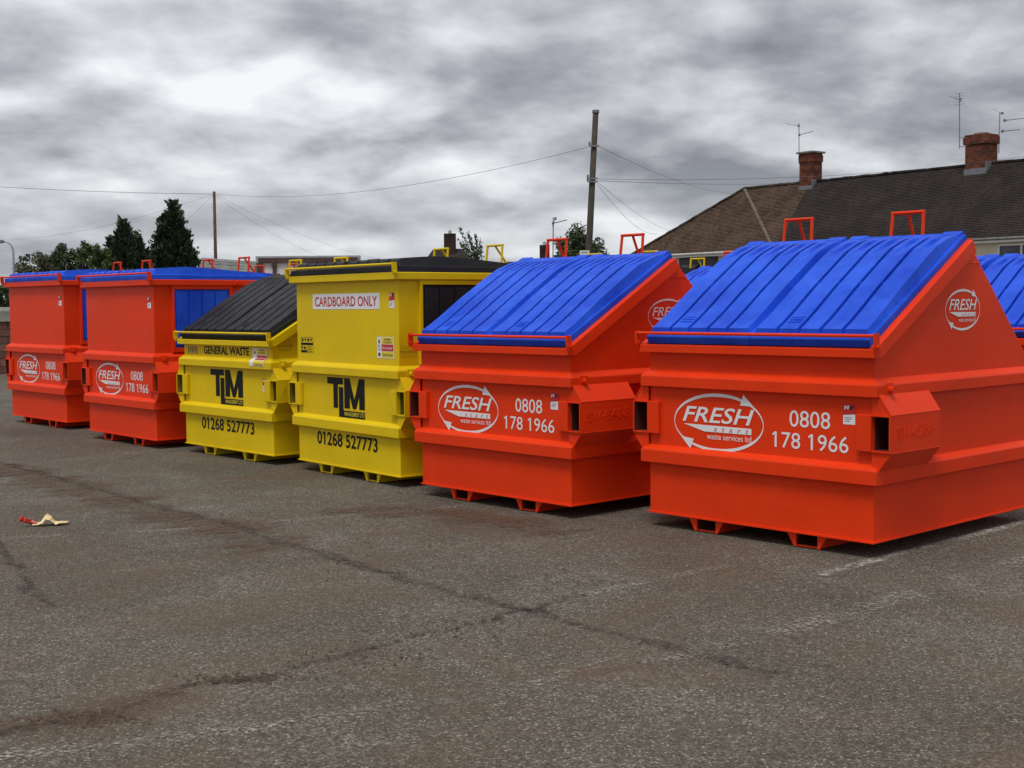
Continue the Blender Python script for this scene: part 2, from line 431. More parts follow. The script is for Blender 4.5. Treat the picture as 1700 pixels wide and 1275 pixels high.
# loose grit heaps along the crack
gb = MB(); rg = random.Random(5)
def grit(cx, cy, n, sx, sy):
    for _ in range(n):
        x, y = cx + rg.gauss(0, sx), cy + rg.gauss(0, sy); s_ = rg.uniform(.004, .013)
        k = len(gb.v)
        for dx, dy, dz in ((1, 0, 0), (-.6, .8, 0), (-.5, -.9, 0), (0, 0, 1)):
            gb.v.append((x + dx * s_ * rg.uniform(.6, 1.3), y + dy * s_ * rg.uniform(.6, 1.3), .002 + dz * s_ * rg.uniform(.5, 1)))
        gb.f += [(k, k + 1, k + 3), (k + 1, k + 2, k + 3), (k + 2, k, k + 3)]
grit(-1.17, 5.52, 260, .10, .035); grit(-.75, 5.85, 90, .2, .12); grit(-1.7, 5.0, 160, .12, .05); grit(-.3, 6.3, 70, .15, .15)
for cx, cy in ((-1.95, 9.5), (-1.2, 8.9), (-2.4, 9.9), (.9, 6.1), (.2, 9.1), (-2.9, 8.4), (-.9, 8.0)): grit(cx, cy, 14, .35, .35)
o = gb.build('grit', 'gravel_dark', ground); o['kind'] = 'stuff'

# ------------------------------------------------------------------ waste containers
HW = .915
def fresh_logo(root, fr, cx, cz, ax, az, name='logo'):
    mb = MB()
    keys = [(0, .010), (30, .030), (52, .045), (90, .062), (125, .055), (160, .028), (185, .010), (210, .022), (232, .04), (270, .06), (310, .055), (340, .028), (360, .010)]
    def th(d):
        for (a, b), (c, e_) in zip(keys, keys[1:]):
            if a <= d <= c: return b + (e_ - b) * (d - a) / (c - a)
    n = 96; prev = None
    for i in range(n + 1):
        d = 360 * i / n; t = R(d); k = th(d)
        p = fr(cx + ax * math.cos(t), cz + az * math.sin(t), .0025); q_ = fr(cx + ax * (1 - k * 1.15) * math.cos(t), cz + az * (1 - k * 1.9) * math.sin(t), .0025)
        if prev: mb.poly([prev[0], p, q_, prev[1]])
        prev = (p, q_)
    def arrow(d, dirn, sz):
        t = R(d); px_, pz_ = .98 * math.cos(t) * ax, .97 * math.sin(t) * az
        tx, tz = -math.sin(t) * ax * dirn, math.cos(t) * az * dirn; l_ = math.hypot(tx, tz); tx /= l_; tz /= l_
        nx, nz = -tz, tx; h = sz * ax
        mb.poly([fr(cx + px_ + tx * h * 1.25, cz + pz_ + tz * h * 1.25, .0032), fr(cx + px_ - tx * h * .5 + nx * h * .62, cz + pz_ - tz * h * .5 + nz * h * .62, .0032),
                 fr(cx + px_ - tx * h * .5 - nx * h * .62, cz + pz_ - tz * h * .5 - nz * h * .62, .0032)])
    arrow(52, -1, .16); arrow(228, -1, .16)
    add_text(mb, fr, 'FRESH', cx - ax * .80, cx + ax * .80, cz - az * .02, cz + az * .52, .012, .28, .0036)
    mb.poly([fr(cx - ax * .78, cz - az * .10, .003), fr(cx - ax * .30, cz - az * .33, .003), fr(cx + ax * .74, cz - az * .33, .003), fr(cx + ax * .74, cz - az * .12, .003)])
    add_text(mb, fr, 'waste services ltd', cx - ax * .24, cx + ax * .74, cz - az * .58, cz - az * .38, .0, 0, .003)
    lg = mb.build(name, 'white_vinyl', root, recalc=False)
    m2 = MB(); add_text(m2, fr, 's  t  a  r  t', cx - ax * .08, cx + ax * .68, cz - az * .30, cz - az * .16, .0, .25, .0046)
    m2.build('lettering', 'orange_vinyl', lg, recalc=False)['kind'] = 'stuff'
def sticker(root, fr, x0, x1, z0, z1):
    h = z1 - z0
    m = MB(); rect(m, fr, x0, x1, z0, z0 + h * .52, .002); st = m.build('maker_sticker', 'white_vinyl', root, recalc=False)
    m = MB(); m.poly([fr(x0, z0 + h * .46, .003), fr(x1, z0 + h * .52, .003), fr(x1, z1, .003), fr(x0, z1, .003)]); m.build('red_panel', 'red_vinyl', st, recalc=False)
    m = MB(); add_text(m, fr, 'M', x0 + .006, x0 + (x1 - x0) * .52, z1 - h * .26, z1 - h * .06, .02, .2, .004); m.build('lettering', 'white_vinyl', st, recalc=False)
    m = MB(); add_text(m, fr, 'E', x0 + (x1 - x0) * .54, x1 - .006, z1 - h * .26, z1 - h * .06, .02, .2, .004)
    for k in range(3): rect(m, fr, x0 + .01, x1 - .02 - .01 * k, z0 + h * (.33 - .09 * k), z0 + h * (.35 - .09 * k), .003)
    m.build('small_print', 'black_vinyl', st, recalc=False)['kind'] = 'stuff'

def make_lid(root, x0, x1, P0, P1, mat, bulge, tall):
    w_ = x1 - x0; y0, z0 = P0; y1, z1 = P1
    Ls = math.hypot(y1 - y0, z1 - z0); ty, tz = (y1 - y0) / Ls, (z1 - z0) / Ls; ny, nz = -tz, ty
    cols = [(0, 'e'), (.006, 'f'), (.020, 'f'), (.036, 'p')]
    n = 5; pit = (w_ - .072) / n
    for k in range(n):
        a = .036 + k * pit; c_ = a + pit / 2
        cols += [(c_ - .030, 'p'), (c_ - .012, 'm'), (c_ + .012, 'm'), (c_ + .030, 'p')]
        if k < n - 1:
            b = a + pit; cols += [(b - .014, 'p'), (b - .011, 'g'), (b + .011, 'g'), (b + .014, 'p')]
    cols += [(w_ - .036, 'p'), (w_ - .020, 'f'), (w_ - .006, 'f'), (w_, 'e')]
    vv = [0, .006, .030, .042, .06, .12, .2, .3, .38, .43, .445, .46, .475, .52, .6, .68, .72, .76, .80, .84, .88, .91, .94, .965, .99, 1]
    def lin(x, ks):
        for (a, b), (c, d) in zip(ks, ks[1:]):
            if a <= x <= c: return b + (d - b) * (x - a) / (c - a) if c > a else d
        return ks[-1][1]
    mb = MB(); grid = []
    for v_ in vv:
        row = []
        rise = lin(v_, [(0, 0), (.030, 0), (.042, 1), (.90, 1), (.965, .35), (1, .3)])
        gr = lin(v_, [(0, 0), (.030, 0), (.042, 1), (.43, 1), (.445, .25), (.46, .25), (.475, 1), (.88, 1), (.94, 0), (1, 0)])
        mid = lin(v_, [(0, 0), (.70, 0), (.88, 1), (.94, .1), (1, 0)])
        bl = lin(v_, bulge)
        for (u_, k) in cols:
            h = .018
            if k == 'e' or v_ in (0, 1): h = .010
            if k in 'pgm':
                h += .036 * rise + bl
                if k == 'g': h -= (.036 + min(.03, bl)) * gr
                if k == 'm': h -= .036 * mid
            row.append(len(mb.v)); mb.v.append((x0 + u_, y0 + ty * Ls * v_ + ny * h, z0 + tz * Ls * v_ + nz * h))
        grid.append(row)
    for i in range(len(vv) - 1):
        for j in range(len(cols) - 1):
            mb.f.append((grid[i][j], grid[i][j + 1], grid[i + 1][j + 1], grid[i + 1][j]))
    # skirt and underside
    loop = grid[0] + [r[-1] for r in grid[1:]] + grid[-1][-2::-1] + [r[0] for r in grid[-2:0:-1]]
    low = []
    for i in loop:
        x, y, z = mb.v[i]; low.append(len(mb.v)); mb.v.append((x, y - ny * .050, z - nz * .050))
    m_ = len(loop)
    for i in range(m_):
        j = (i + 1) % m_; mb.f.append((loop[i], low[i], low[j], loop[j]))
    mb.f.append(tuple(low))
    lid_o = mb.build('lid', mat, root)
    for u_ in (.02, w_ - .16):
        pts = []; hb = MB()
        for (t_, h) in ((.945, .005), (.965, .036), (1.008, .032), (1.008, -.03)):
            pts.append((y0 + ty * Ls * t_ + ny * h, z0 + tz * Ls * t_ + nz * h))
        hb.prism(pts, 'x', x0 + u_, x0 + u_ + .14)
        hb.build('hinge_lug', mat, lid_o, bevel=.006)
    # moulded mark on the second panel
    mk = MB(); cx_ = .036 + 1.5 * pit
    for q_ in range(3):
        t_ = .10 + q_ * .022; h = .018 + .036 + lin(t_, bulge) + .002
        y, z = y0 + ty * Ls * t_ + ny * h, z0 + tz * Ls * t_ + nz * h
        mk.box(x0 + cx_ - .05, x0 + cx_ + .05, y - .004, y + .004, z - .003, z + .003)
    mk.build('moulded_mark', mat, lid_o)
    return lid_o

def container(loc, yaw, scl, kind, colour, label, serial=None, deco=True, stops=True):
    pm = colour + '_paint'; lm = 'blue_plastic' if colour == 'orange' else 'black_plastic'
    # the origin is the middle of the front edge on the ground
    root = empty('waste_container', loc, yaw, scl)
    tag(root, label, 'waste container', 'waste containers parked in the yard')
    tall = kind == 'tall'
    D = 1.45 if tall else 2.12
    Z0 = .1
    if tall: prof = [(0, Z0), (D, Z0), (D, 1.93), (0, 1.93)]
    else: prof = [(0, Z0), (D, Z0), (D, 1.12), (1.24, 1.905), (1.15, 1.955), (0, 1.262)]
    MB().prism(prof, 'x', -HW, HW).build('body', pm, root, bevel=.006)
    MB().box(-HW - .012, HW + .012, -.012, D + .012, Z0 - .004, Z0 + .006).build('base_plate', pm, root)
    MB().ring([(-.01, 1.108), (0, 1.104), (.040, 1.072), (.047, 1.060), (.047, .994), (.042, .99), (-.01, .99)], HW, 0, D).build('upper_rail', pm, root)
    MB().ring([(-.01, .584), (0, .580), (.040, .553), (.047, .542), (.047, .460), (.042, .455), (-.01, .455)], HW, 0, D).build('lower_rail', pm, root)
    # skids
    for xc in (-.415, .415):
        m = MB(); y1 = D - .03
        m.box(xc - .088, xc + .088, .03, y1, .008, .016); m.box(xc - .095, xc - .085, .03, y1, .008, Z0 - .006); m.box(xc + .085, xc + .095, .03, y1, .008, Z0 - .006)
        for sx in (-1, 1):
            for yy in (.02, y1):
                m.prism([(xc + sx * .083, .006), (xc + sx * .098, .006), (xc + sx * .155, Z0 - .006), (xc + sx * .083, Z0 - .006)], 'y', yy - .004, yy + .008)
        sk = m.build('skid', pm, root)
        m = MB(); e_ = .0845; m.box(xc - e_, xc + e_, .40, .41, .017, Z0 - .006)
        m.box(xc - e_, xc + e_, .034, .40, .0165, .0185); m.box(xc - e_, xc - e_ + .002, .034, .40, .019, Z0 - .006); m.box(xc + e_ - .002, xc + e_, .034, .40, .019, Z0 - .006); m.box(xc - e_ + .003, xc + e_ - .003, .034, .40, Z0 - .0075, Z0 - .0055)
        m.build('shade_lining', colour + '_overspray', sk)  # added dark liner, shade of the skid opening put into its colour
    # fork pockets
    for sx in (-1, 1):
        m = MB(); ox = HW + .128; ya, yb = -.036, .575; zt, zb = .884, .66; t = .008
        def X(v_): return sx * v_
        def quadbox(p, q_, y0_, y1_, th):
            (ax_, az_), (bx_, bz_) = p, q_; dx, dz = bx_ - ax_, bz_ - az_; l_ = math.hypot(dx, dz); nx, nz_ = -dz / l_ * th / 2, dx / l_ * th / 2
            m.prism([(X(ax_ + nx), az_ + nz_), (X(bx_ + nx), bz_ + nz_), (X(bx_ - nx), bz_ - nz_), (X(ax_ - nx), az_ - nz_)], 'y', y0_, y1_)
        quadbox((ox, zb), (ox, zt), ya, yb, t)                       # outer plate
        quadbox((HW + .044, 1.005), (ox + .003, zt), ya + .012, yb, t)          # sloping top
        quadbox((HW + .044, .545), (ox + .003, zb), ya + .012, yb, t)           # sloping bottom
        quadbox((HW, zt - .004), (ox - .006, zt - .004), ya + .003, yb - .003, t)  # sleeve top
        quadbox((HW, zb + .004), (ox - .006, zb + .004), ya + .003, yb - .003, t)
        for y_ in (ya + .016, yb - .02):                              # gussets above and below the sleeve
            m.prism([(X(HW - .002), zt), (X(ox - .004), zt), (X(HW + .046), 1.0), (X(HW - .002), 1.0)], 'y', y_, y_ + .01)
            m.prism([(X(HW - .002), zb), (X(ox - .004), zb), (X(HW + .046), .55), (X(HW - .002), .55)], 'y', y_, y_ + .01)
        pk = m.build('fork_pocket', pm, root)
        m = MB(); xa, xb = HW + .001, ox - .0045; ym = yb - .03
        for q_ in ((xa, xb, ym - .004, ym, zb + .009, zt - .009), (xa, xa + .002, .004, ym, zb + .009, zt - .009), (xb - .002, xb, ya + .006, ym, zb + .009, zt - .009), (xa + .0025, xb - .0025, .004, ym, zb + .0085, zb + .0105), (xa + .0025, xb - .0025, .004, ym, zt - .0105, zt - .0085)):
            m.box(*sorted((X(q_[0]), X(q_[1]))), *q_[2:])
        m.build('shade_lining', colour + '_overspray', pk)  # added dark liner that paints the shade inside the pocket
        MB().box(min(X(HW - .105), X(HW - .001)), max(X(HW - .105), X(HW - .001)), ya, -.002, zb, zt).build('front_flange', pm, pk, bevel=.004)
        if sx == 1 and serial:
            fr2 = lambda a_, z_, l_: (ox + t / 2 + l_, a_, z_)
            ms_ = MB(); vs_, fs = text_geo(serial, -.010, 0.12); nb = len(ms_.v)
            for lift in (.003, -.002):
                ms_.v += [fr2(.02 + .47 * x_, .735 + .075 * y_ + .012 * x_, lift) for x_, y_ in vs_]
            k = len(vs_); ms_.f += [tuple(i for i in f) for f in fs]
            from collections import Counter
            ec = Counter(); dirs = {}
            for f in fs:
                for a_, b_ in zip(f, f[1:] + f[:1]): ec[frozenset((a_, b_))] += 1; dirs[frozenset((a_, b_))] = (a_, b_)
            for e_, c_ in ec.items():
                if c_ == 1: a_, b_ = dirs[e_]; ms_.f.append((a_, b_, b_ + k, a_ + k))
            ms_.build('serial_lettering', pm, pk)
        pn = MB()
        pn.tube([(X(HW + .03), .09, 1.035), (X(HW + .085), .09, 1.035)], .021, 12); pn.box(min(X(HW + .047), X(HW + .053)), max(X(HW + .047), X(HW + .053)), .05, .13, 1.0, 1.075)
        pn.build('trunnion_pin', pm, root)
    # rim, lids
    zl = 1.93 if tall else 1.255
    if tall:
        MB().ring([(-.01, 1.882), (.04, 1.882), (.046, 1.888), (.046, 1.944), (.04, 1.95), (-.03, 1.95)], HW, -.012, D).build('rim', pm, root)
        zt_ = 1.955
        lids = ((-.945, -.004), (.004, .945)); P0, P1 = (-.045, 1.992), (D + .01, 1.985); bulge = [(0, 0), (.03, 0), (.06, .030), (.28, .056), (.5, .046), (.85, .006), (1, 0)]
    else:
        m = MB(); m.prism([(-.062, 1.228), (.01, 1.228), (.01, 1.285), (-.056, 1.285), (-.062, 1.279)], 'x', -HW - .044, HW + .044)
        rim = m.build('rim', pm, root, bevel=.004)
        for sx in (-1, 1):
            s0, s1 = (-.056, 1.232), (1.150, 1.958); l_ = math.hypot(s1[0] - s0[0], s1[1] - s0[1]); ty, tz = (s1[0] - s0[0]) / l_, (s1[1] - s0[1]) / l_; ny, nz = -tz, ty
            P = [(s0[0], s0[1]), (s1[0] + ny * .0, s1[1]), (s1[0] - ny * .085, s1[1] - nz * .085), (.06 , 1.2285)]
            m = MB(); m.prism([(s0[0], s0[1] + .052), (s1[0], s1[1] + .01), (s1[0] + .05, s1[1] - .055), (s1[0] - ny * .085 + .01, s1[1] - nz * .085), (.015, 1.229), (s0[0], 1.229)], 'x', *sorted((sx * (HW - .01), sx * (HW + .043))))
            m.build('side_rim', pm, rim, bevel=.004)
        lids = ((-.905, -.004), (.004, .905)); P0, P1 = (-.045, 1.326), (1.158, 1.998); bulge = [(0, 0), (.15, 0), (.39, .026), (.70, .042), (.76, .040), (.92, .004), (1, 0)]
    for (a_, b_) in lids: make_lid(root, a_, b_, P0, P1, lm, bulge, tall)
    # closing bar along the front of the lids
    zb_ = 2.022 if tall else 1.362; yb_ = -.078; zlow = 1.90 if tall else 1.25
    m = MB(); m.tube([(-.965, yb_, zb_), (.965, yb_, zb_)], .0115, 10)
    bar = m.build('lid_bar', pm, root, smooth=False)
    for sx in (-1, 1):
        m = MB(); zq = zlow + (.025 if tall else .01); m.prism([(yb_ - .018, zb_ + .016), (yb_ + .026, zb_ + .016), (yb_ + .034, zq + .02), (yb_ + .026, zq), (yb_ - .002, zq), (yb_ - .016, zq + .03)], 'x', *sorted((sx * .962, sx * .976)))
        m.tube([(sx * .955, yb_ + .012, zlow + .045), (sx * .99, yb_ + .012, zlow + .045)], .014, 10)
        m.build('bar_arm', pm, bar)
    if stops:
        ys = 1.40 if tall else 1.150; zb2 = 1.94 if tall else 1.90; zt2 = 2.238 if tall else 2.174
        for sx in (-1, 1):
            xc = sx * .455; m = MB()
            a0, a1 = (xc - .128, ys, zb2), (xc - .118, ys + .03, zt2); b0, b1 = (xc + .128, ys, zb2), (xc + .118, ys + .03, zt2)
            m.tube([a0, a1], .012, 8); m.tube([b0, b1], .012, 8); m.tube([(a1[0] - .011, a1[1], a1[2]), (b1[0] + .011, b1[1], b1[2])], .012, 8)
            m.tube([(xc, ys + .03, zt2), (xc, ys + (.27 if tall else .22), zt2 - (.30 if tall else .40))], .011, 8)
            m.build('lid_stop', pm, root)
    if tall:
        for sx in (-1, 1):
            X0, X1 = sorted((sx * (HW - .002), sx * (HW + .03)))
            m = MB(); m.box(X0, X1, .212, .245, 1.11, 1.881); m.box(X0, X1, .951, .99, 1.11, 1.881); m.box(X0, X1, .246, .95, 1.838, 1.881); m.box(X0, X1, .246, .95, 1.112, 1.16)
            m.build('door_frame', pm, root, bevel=.003)
            X0, X1 = sorted((sx * (HW + .001), sx * (HW + .012)))
            m = MB(); m.box(X0, X1, .2455, .9505, 1.1605, 1.8375)
            xa, xb = sorted((sx * (HW + .012), sx * (HW + .024)))
            for k in range(4):
                a_ = .27 + k * .168; m.prism([(a_, 1.19), (a_ + .145, 1.19), (a_ + .145, 1.81), (a_, 1.81)], 'x', xa, xb)
            m.build('sliding_door', lm, root, bevel=.004)
            xa, xb = sorted((sx * (HW + .046), sx * (HW + .06)))
            m = MB(); m.box(xa, xb, 1.0, 1.07, 1.885, 1.945); m.tube([(sx * (HW + .05), 1.03, 1.915), (sx * (HW + .085), 1.03, 1.915)], .012, 8); m.build('door_latch', pm, root)
    # graphics
    fr = lambda a_, z_, l_: (a_, -l_, z_)
    frs = lambda a_, z_, l_: (HW + l_, a_, z_)
    if not deco: return root
    if colour == 'orange':
        fresh_logo(root, fr, -.30, .764, .385, .197)
        m = MB(); add_text(m, fr, '0808', .29, .60, .775, .882, .002, 0, .0025); m.build('phone_number', 'white_vinyl', root, recalc=False)['kind'] = 'stuff'
        m = MB(); add_text(m, fr, '178 1966', .155, .735, .635, .738, .002, 0, .0025); m.build('phone_number', 'white_vinyl', root, recalc=False)['kind'] = 'stuff'
        if tall: sticker(root, fr, .765, .852, 1.622, 1.753)
        else:
            sticker(root, fr, .695, .782, .815, .94); fresh_logo(root, frs, 1.10, 1.51, .238, .136, 'side_logo')
            m = MB(); m.tube([(HW + .003, 1.06, 1.815), (HW + .003, 1.33, 1.82)], .003, 6); m.build('weld_line', pm, root)
    else:
        # three-letter company mark
        m = MB(); l_ = .0025
        def rc(a0, a1, z0_, z1_): rect(m, fr, a0, a1, z0_, z1_, l_)
        rc(-.340, -.052, .898, .962); rc(-.228, -.145, .668, .898)                 # T
        rc(-.128, -.045, .650, .872); rc(-.128, .335, .584, .650)     # L and its foot
        z0_, z1_ = .672, .962; a0, a1 = -.028, .335; st = .098                         # M
        rc(a0, a0 + st, z0_, z1_); rc(a1 - st, a1, z0_, z1_)
        mid_ = (a0 + a1) / 2
        m.poly([fr(a0 + st, z1_, l_), fr(a0 + st, z1_ - .17, l_), fr(mid_ - .03, z0_, l_), fr(mid_, z0_, l_), fr(mid_, z0_ + .09, l_)])
        m.poly([fr(a1 - st, z1_, l_), fr(mid_, z0_ + .09, l_), fr(mid_, z0_, l_), fr(mid_ + .03, z0_, l_), fr(a1 - st, z1_ - .17, l_)])
        lg = m.build('company_mark', 'black_vinyl', root, recalc=False)
        m = MB(); add_text(m, fr, 'MANAGEMENT LTD', -.02, .325, .600, .640, .004, 0, .004); m.build('lettering', 'yellow_vinyl', lg, recalc=False)
        m = MB(); add_text(m, fr, '01268 527773', -.55, .545, .290, .424, .018, 0, .0025); m.build('phone_number', 'black_vinyl', root, recalc=False)['kind'] = 'stuff'
        # warning sticker
        a0, z0_ = (.56, 1.17) if tall else (.545, 1.025)
        if tall: frw = fr
        else: frw = lambda a_, z_, q_: (a_, -(q_ if z_ > 1.112 else .047 + q_), z_)
        def warn(fr_, za, zb__, rows, name):
            m = MB(); rect(m, fr_, a0, a0 + .28, za, zb__, .002); o_ = m.build(name, 'white_vinyl', root, recalc=False); return o_
        if tall:
            o_ = warn(fr, z0_, z0_ + .195, None, 'warning_sticker')
            m = MB(); rect(m, fr, a0 + .075, a0 + .27, z0_ + .13, z0_ + .19, .003); rect(m, fr, a0 + .075, a0 + .27, z0_ + .006, z0_ + .062, .003); m.build('yellow_panel', 'yellow_vinyl', o_, recalc=False)
            m = MB(); rect(m, fr, a0 + .075, a0 + .27, z0_ + .066, z0_ + .126, .003); m.build('red_panel', 'red_vinyl', o_, recalc=False)
            m = MB(); add_text(m, fr, 'DANGER', a0 + .12, a0 + .23, z0_ + .163, z0_ + .183, .01, 0, .004); add_text(m, fr, 'OF DEATH', a0 + .11, a0 + .24, z0_ + .137, z0_ + .155, .01, 0, .004)
            add_text(m, fr, 'Crush Zone', a0 + .085, a0 + .26, z0_ + .02, z0_ + .046, .01, 0, .004)
            m.poly([fr(a0 + .02, z0_ + .14, .004), fr(a0 + .055, z0_ + .14, .004), fr(a0 + .0375, z0_ + .18, .004)]); rect(m, fr, a0 + .022, a0 + .054, z0_ + .02, z0_ + .05, .004)
            for q_ in range(16):
                t1, t2 = 2 * math.pi * q_ / 16, 2 * math.pi * (q_ + 1) / 16
                m.poly([fr(a0 + .0375 + r_ * math.cos(t_), z0_ + .097 + r_ * 1.3 * math.sin(t_), .004) for r_, t_ in ((.02, t1), (.02, t2), (.016, t2), (.016, t1))])
            m.build('small_print', 'black_vinyl', o_, recalc=False)['kind'] = 'stuff'
            m = MB(); add_text(m, fr, 'Do not enter', a0 + .085, a0 + .26, z0_ + .083, z0_ + .108, .008, 0, .004); m.build('lettering', 'white_vinyl', o_, recalc=False)
            # operating label
            m = MB(); bx, bz = -.84, 1.19
            rect(m, fr, bx, bx + .24, bz + .075, bz + .098, .002); rect(m, fr, bx, bx + .12, bz, bz + .024, .002)
            for (p0, p1, q0, q1) in ((0, .24, .15, .153), (0, .003, 0, .153), (.237, .24, 0, .153), (.12, .24, 0, .003), (.12, .123, 0, .075)):
                rect(m, fr, bx + p0, bx + p1, bz + q0, bz + q1, .002)
            for k in range(4): rect(m, fr, bx + .02 + .055 * k, bx + .05 + .055 * k, bz + .112 + .008 * (k % 2), bz + .14, .0025)
            for k in range(4): rect(m, fr, bx + .135, bx + .22 - .01 * (k % 2), bz + .012 + .015 * k, bz + .016 + .015 * k, .0025)
            rect(m, fr, bx + .015, bx + .04, bz + .04, bz + .065, .0025); rect(m, fr, bx + .06, bx + .095, bz + .035, bz + .06, .0025)
            m.build('operating_label', 'black_vinyl', root, recalc=False)
            m = MB(); rect(m, fr, -.592, .613, 1.62, 1.768, .002); sg = m.build('sign', 'white_vinyl', root, recalc=False)
            m = MB(); add_text(m, fr, 'CARDBOARD ONLY', -.55, .57, 1.647, 1.741, .012, 0, .004); m.build('lettering', 'red_vinyl', sg, recalc=False)
            sticker(root, fr, .77, .856, 1.628, 1.768)
        else:
            m = MB(); add_text(m, fr, 'GENERAL WASTE', -.473, .473, 1.124, 1.212, .022, 0, .0025); m.build('lettering', 'black_vinyl', root, recalc=False)
            # sticker folded over the upper rail
            path = [(.002, 1.208), (.0025, 1.107), (.0425, 1.0755), (.0495, 1.061), (.0495, 1.022)]
            def fold(a_, t_, q_):
                L_ = [0]
                for p, s_ in zip(path, path[1:]): L_.append(L_[-1] + math.hypot(p[0] - s_[0], p[1] - s_[1]))
                d = t_ * L_[-1]
                for i in range(len(path) - 1):
                    if d <= L_[i + 1] + 1e-9:
                        k = (d - L_[i]) / (L_[i + 1] - L_[i]); y = path[i][0] + (path[i + 1][0] - path[i][0]) * k; z = path[i][1] + (path[i + 1][1] - path[i][1]) * k
                        return (a_, -(y + q_), z + q_ * .5)
            def fstrip(mm, aa, ab, ta, tb, q_):
                ts = sorted(set([ta, tb] + [t_ for t_ in (.485, .73, .81) if ta < t_ < tb]))
                for t1, t2 in zip(ts, ts[1:]): mm.poly([fold(aa, t2, q_), fold(ab, t2, q_), fold(ab, t1, q_), fold(aa, t1, q_)])
            m = MB(); fstrip(m, .55, .83, 0, 1, .001); o_ = m.build('warning_sticker', 'white_vinyl', root, recalc=False)
            m = MB(); fstrip(m, .625, .82, .03, .34, .002); fstrip(m, .625, .82, .68, .97, .002); m.build('yellow_panel', 'yellow_vinyl', o_, recalc=False)
            m = MB(); fstrip(m, .625, .82, .37, .65, .002); m.build('red_panel', 'red_vinyl', o_, recalc=False)
            m = MB(); add_text(m, fr, 'DANGER', .67, .78, 1.178, 1.198, .01, 0, .0045); add_text(m, fr, 'OF DEATH', .66, .79, 1.152, 1.170, .01, 0, .0045)
            add_text(m, lambda a_, z_, q_: (a_, -.0525, z_), 'Crush Zone', .635, .81, 1.028, 1.052, .01, 0, 0)
            m.poly([fr(.57, 1.15, .0045), fr(.605, 1.15, .0045), fr(.5875, 1.195, .0045)])
            m.build('small_print', 'black_vinyl', o_, recalc=False)['kind'] = 'stuff'
            m = MB(); add_text(m, lambda a_, t_, q_: fold(a_, 1 - t_, .003), 'Do not enter', .635, .81, .43, .56, .008, 0, 0); m.build('lettering', 'white_vinyl', o_, recalc=False)
            sticker(root, fr, .729, .806, .757, .892)
            m = MB()
            for k in range(5): rect(m, fr, -.83 + .045 * k, -.80 + .045 * k, 1.13 + .01 * (k % 2), 1.20, .002)
            rect(m, fr, -.83, -.60, 1.12, 1.125, .002); m.build('operating_label', 'ochre_print', root, recalc=False)
        m = MB(); add_text(m, frs, 'PROHIBITED', .012 if tall else .06, .20 if tall else .25, 1.222, 1.245, .006, 0, .002)
        for k, z_ in enumerate((1.275, 1.258, 1.205, 1.185)): add_text(m, frs, 'unauthorised use of bin' if k % 2 else 'by any other person is', (.012 if tall else .06) + .01 * (k % 2), (.19 if tall else .24), z_, z_ + .011, 0, 0, .002)
        m.build('side_notice', 'ochre_print', root, recalc=False)
    return root

def place(x, y, yaw, W, sc):
    """fit result gives the front right bottom corner"""
    return (x - math.cos(yaw) * W / 2, y - math.sin(yaw) * W / 2, 0), yaw, (W / 1.83, 1, sc)
container(*place(2.25, 8.023, -.818, 1.83, 1.028), 'wedge', 'orange', 'orange wedge-shaped container with blue lids, its whole round logo showing on the sloping side', 'FSW-4578-8')
container(*place(.438, 9.636, -.831, 1.787, 1.002), 'wedge', 'orange', 'orange wedge-shaped container with blue lids, directly beside the tall yellow cardboard container', 'FSW-454-8-8')
container(*place(-.991, 11.374, -.899, 1.806, .977), 'tall', 'yellow', 'tall yellow container with black lids and a white CARDBOARD ONLY sign')
container(*place(-2.423, 13.089, -.837, 1.839, .983), 'wedge', 'yellow', 'low yellow wedge-shaped container with black sloping lids lettered GENERAL WASTE', 'FSW-46')
container(*place(-4.051, 14.694, -.852, 1.847, .99), 'tall', 'orange', 'tall orange container with blue side door, next to the yellow GENERAL WASTE container')
container(*place(-5.913, 17.141, -.831, 1.849, 1.017), 'tall', 'orange', 'tall orange container with blue lids at the row end nearest the brick wall')
# second and third rows, in the frame of the first container (s along the front, d to the back)
YAW = -.818
EX = Vector((math.cos(YAW), math.sin(YAW))); EY = Vector((-math.sin(YAW), math.cos(YAW))); O1 = Vector((2.25, 8.023))
def row(s, d, kind, colour, label, yaw=YAW, sc=1.0):
    p = O1 + EX * s + EY * d
    return container((p.x, p.y, 0), yaw, (1, 1, sc), kind, colour, label, deco=(colour == 'orange'))
row(-1.42, 3.40, 'wedge', 'orange', 'blue-lidded orange container seen past the sloping back with the whole round logo', sc=1.01)
row(-4.07, 3.35, 'wedge', 'orange', 'orange container whose blue lid tops show between the two wedge-shaped orange containers', sc=1.0)
row(-12.4, 2.25, 'tall', 'orange', 'orange container behind the GENERAL WASTE container, showing one lid stop before the white panels')
row(-7.72, 5.9, 'tall', 'yellow', 'yellow container in the back row below the dark house window')
row(-6.45, 3.40, 'tall', 'yellow', 'yellow container hidden behind the orange container beside the cardboard one, lid stop just showing')

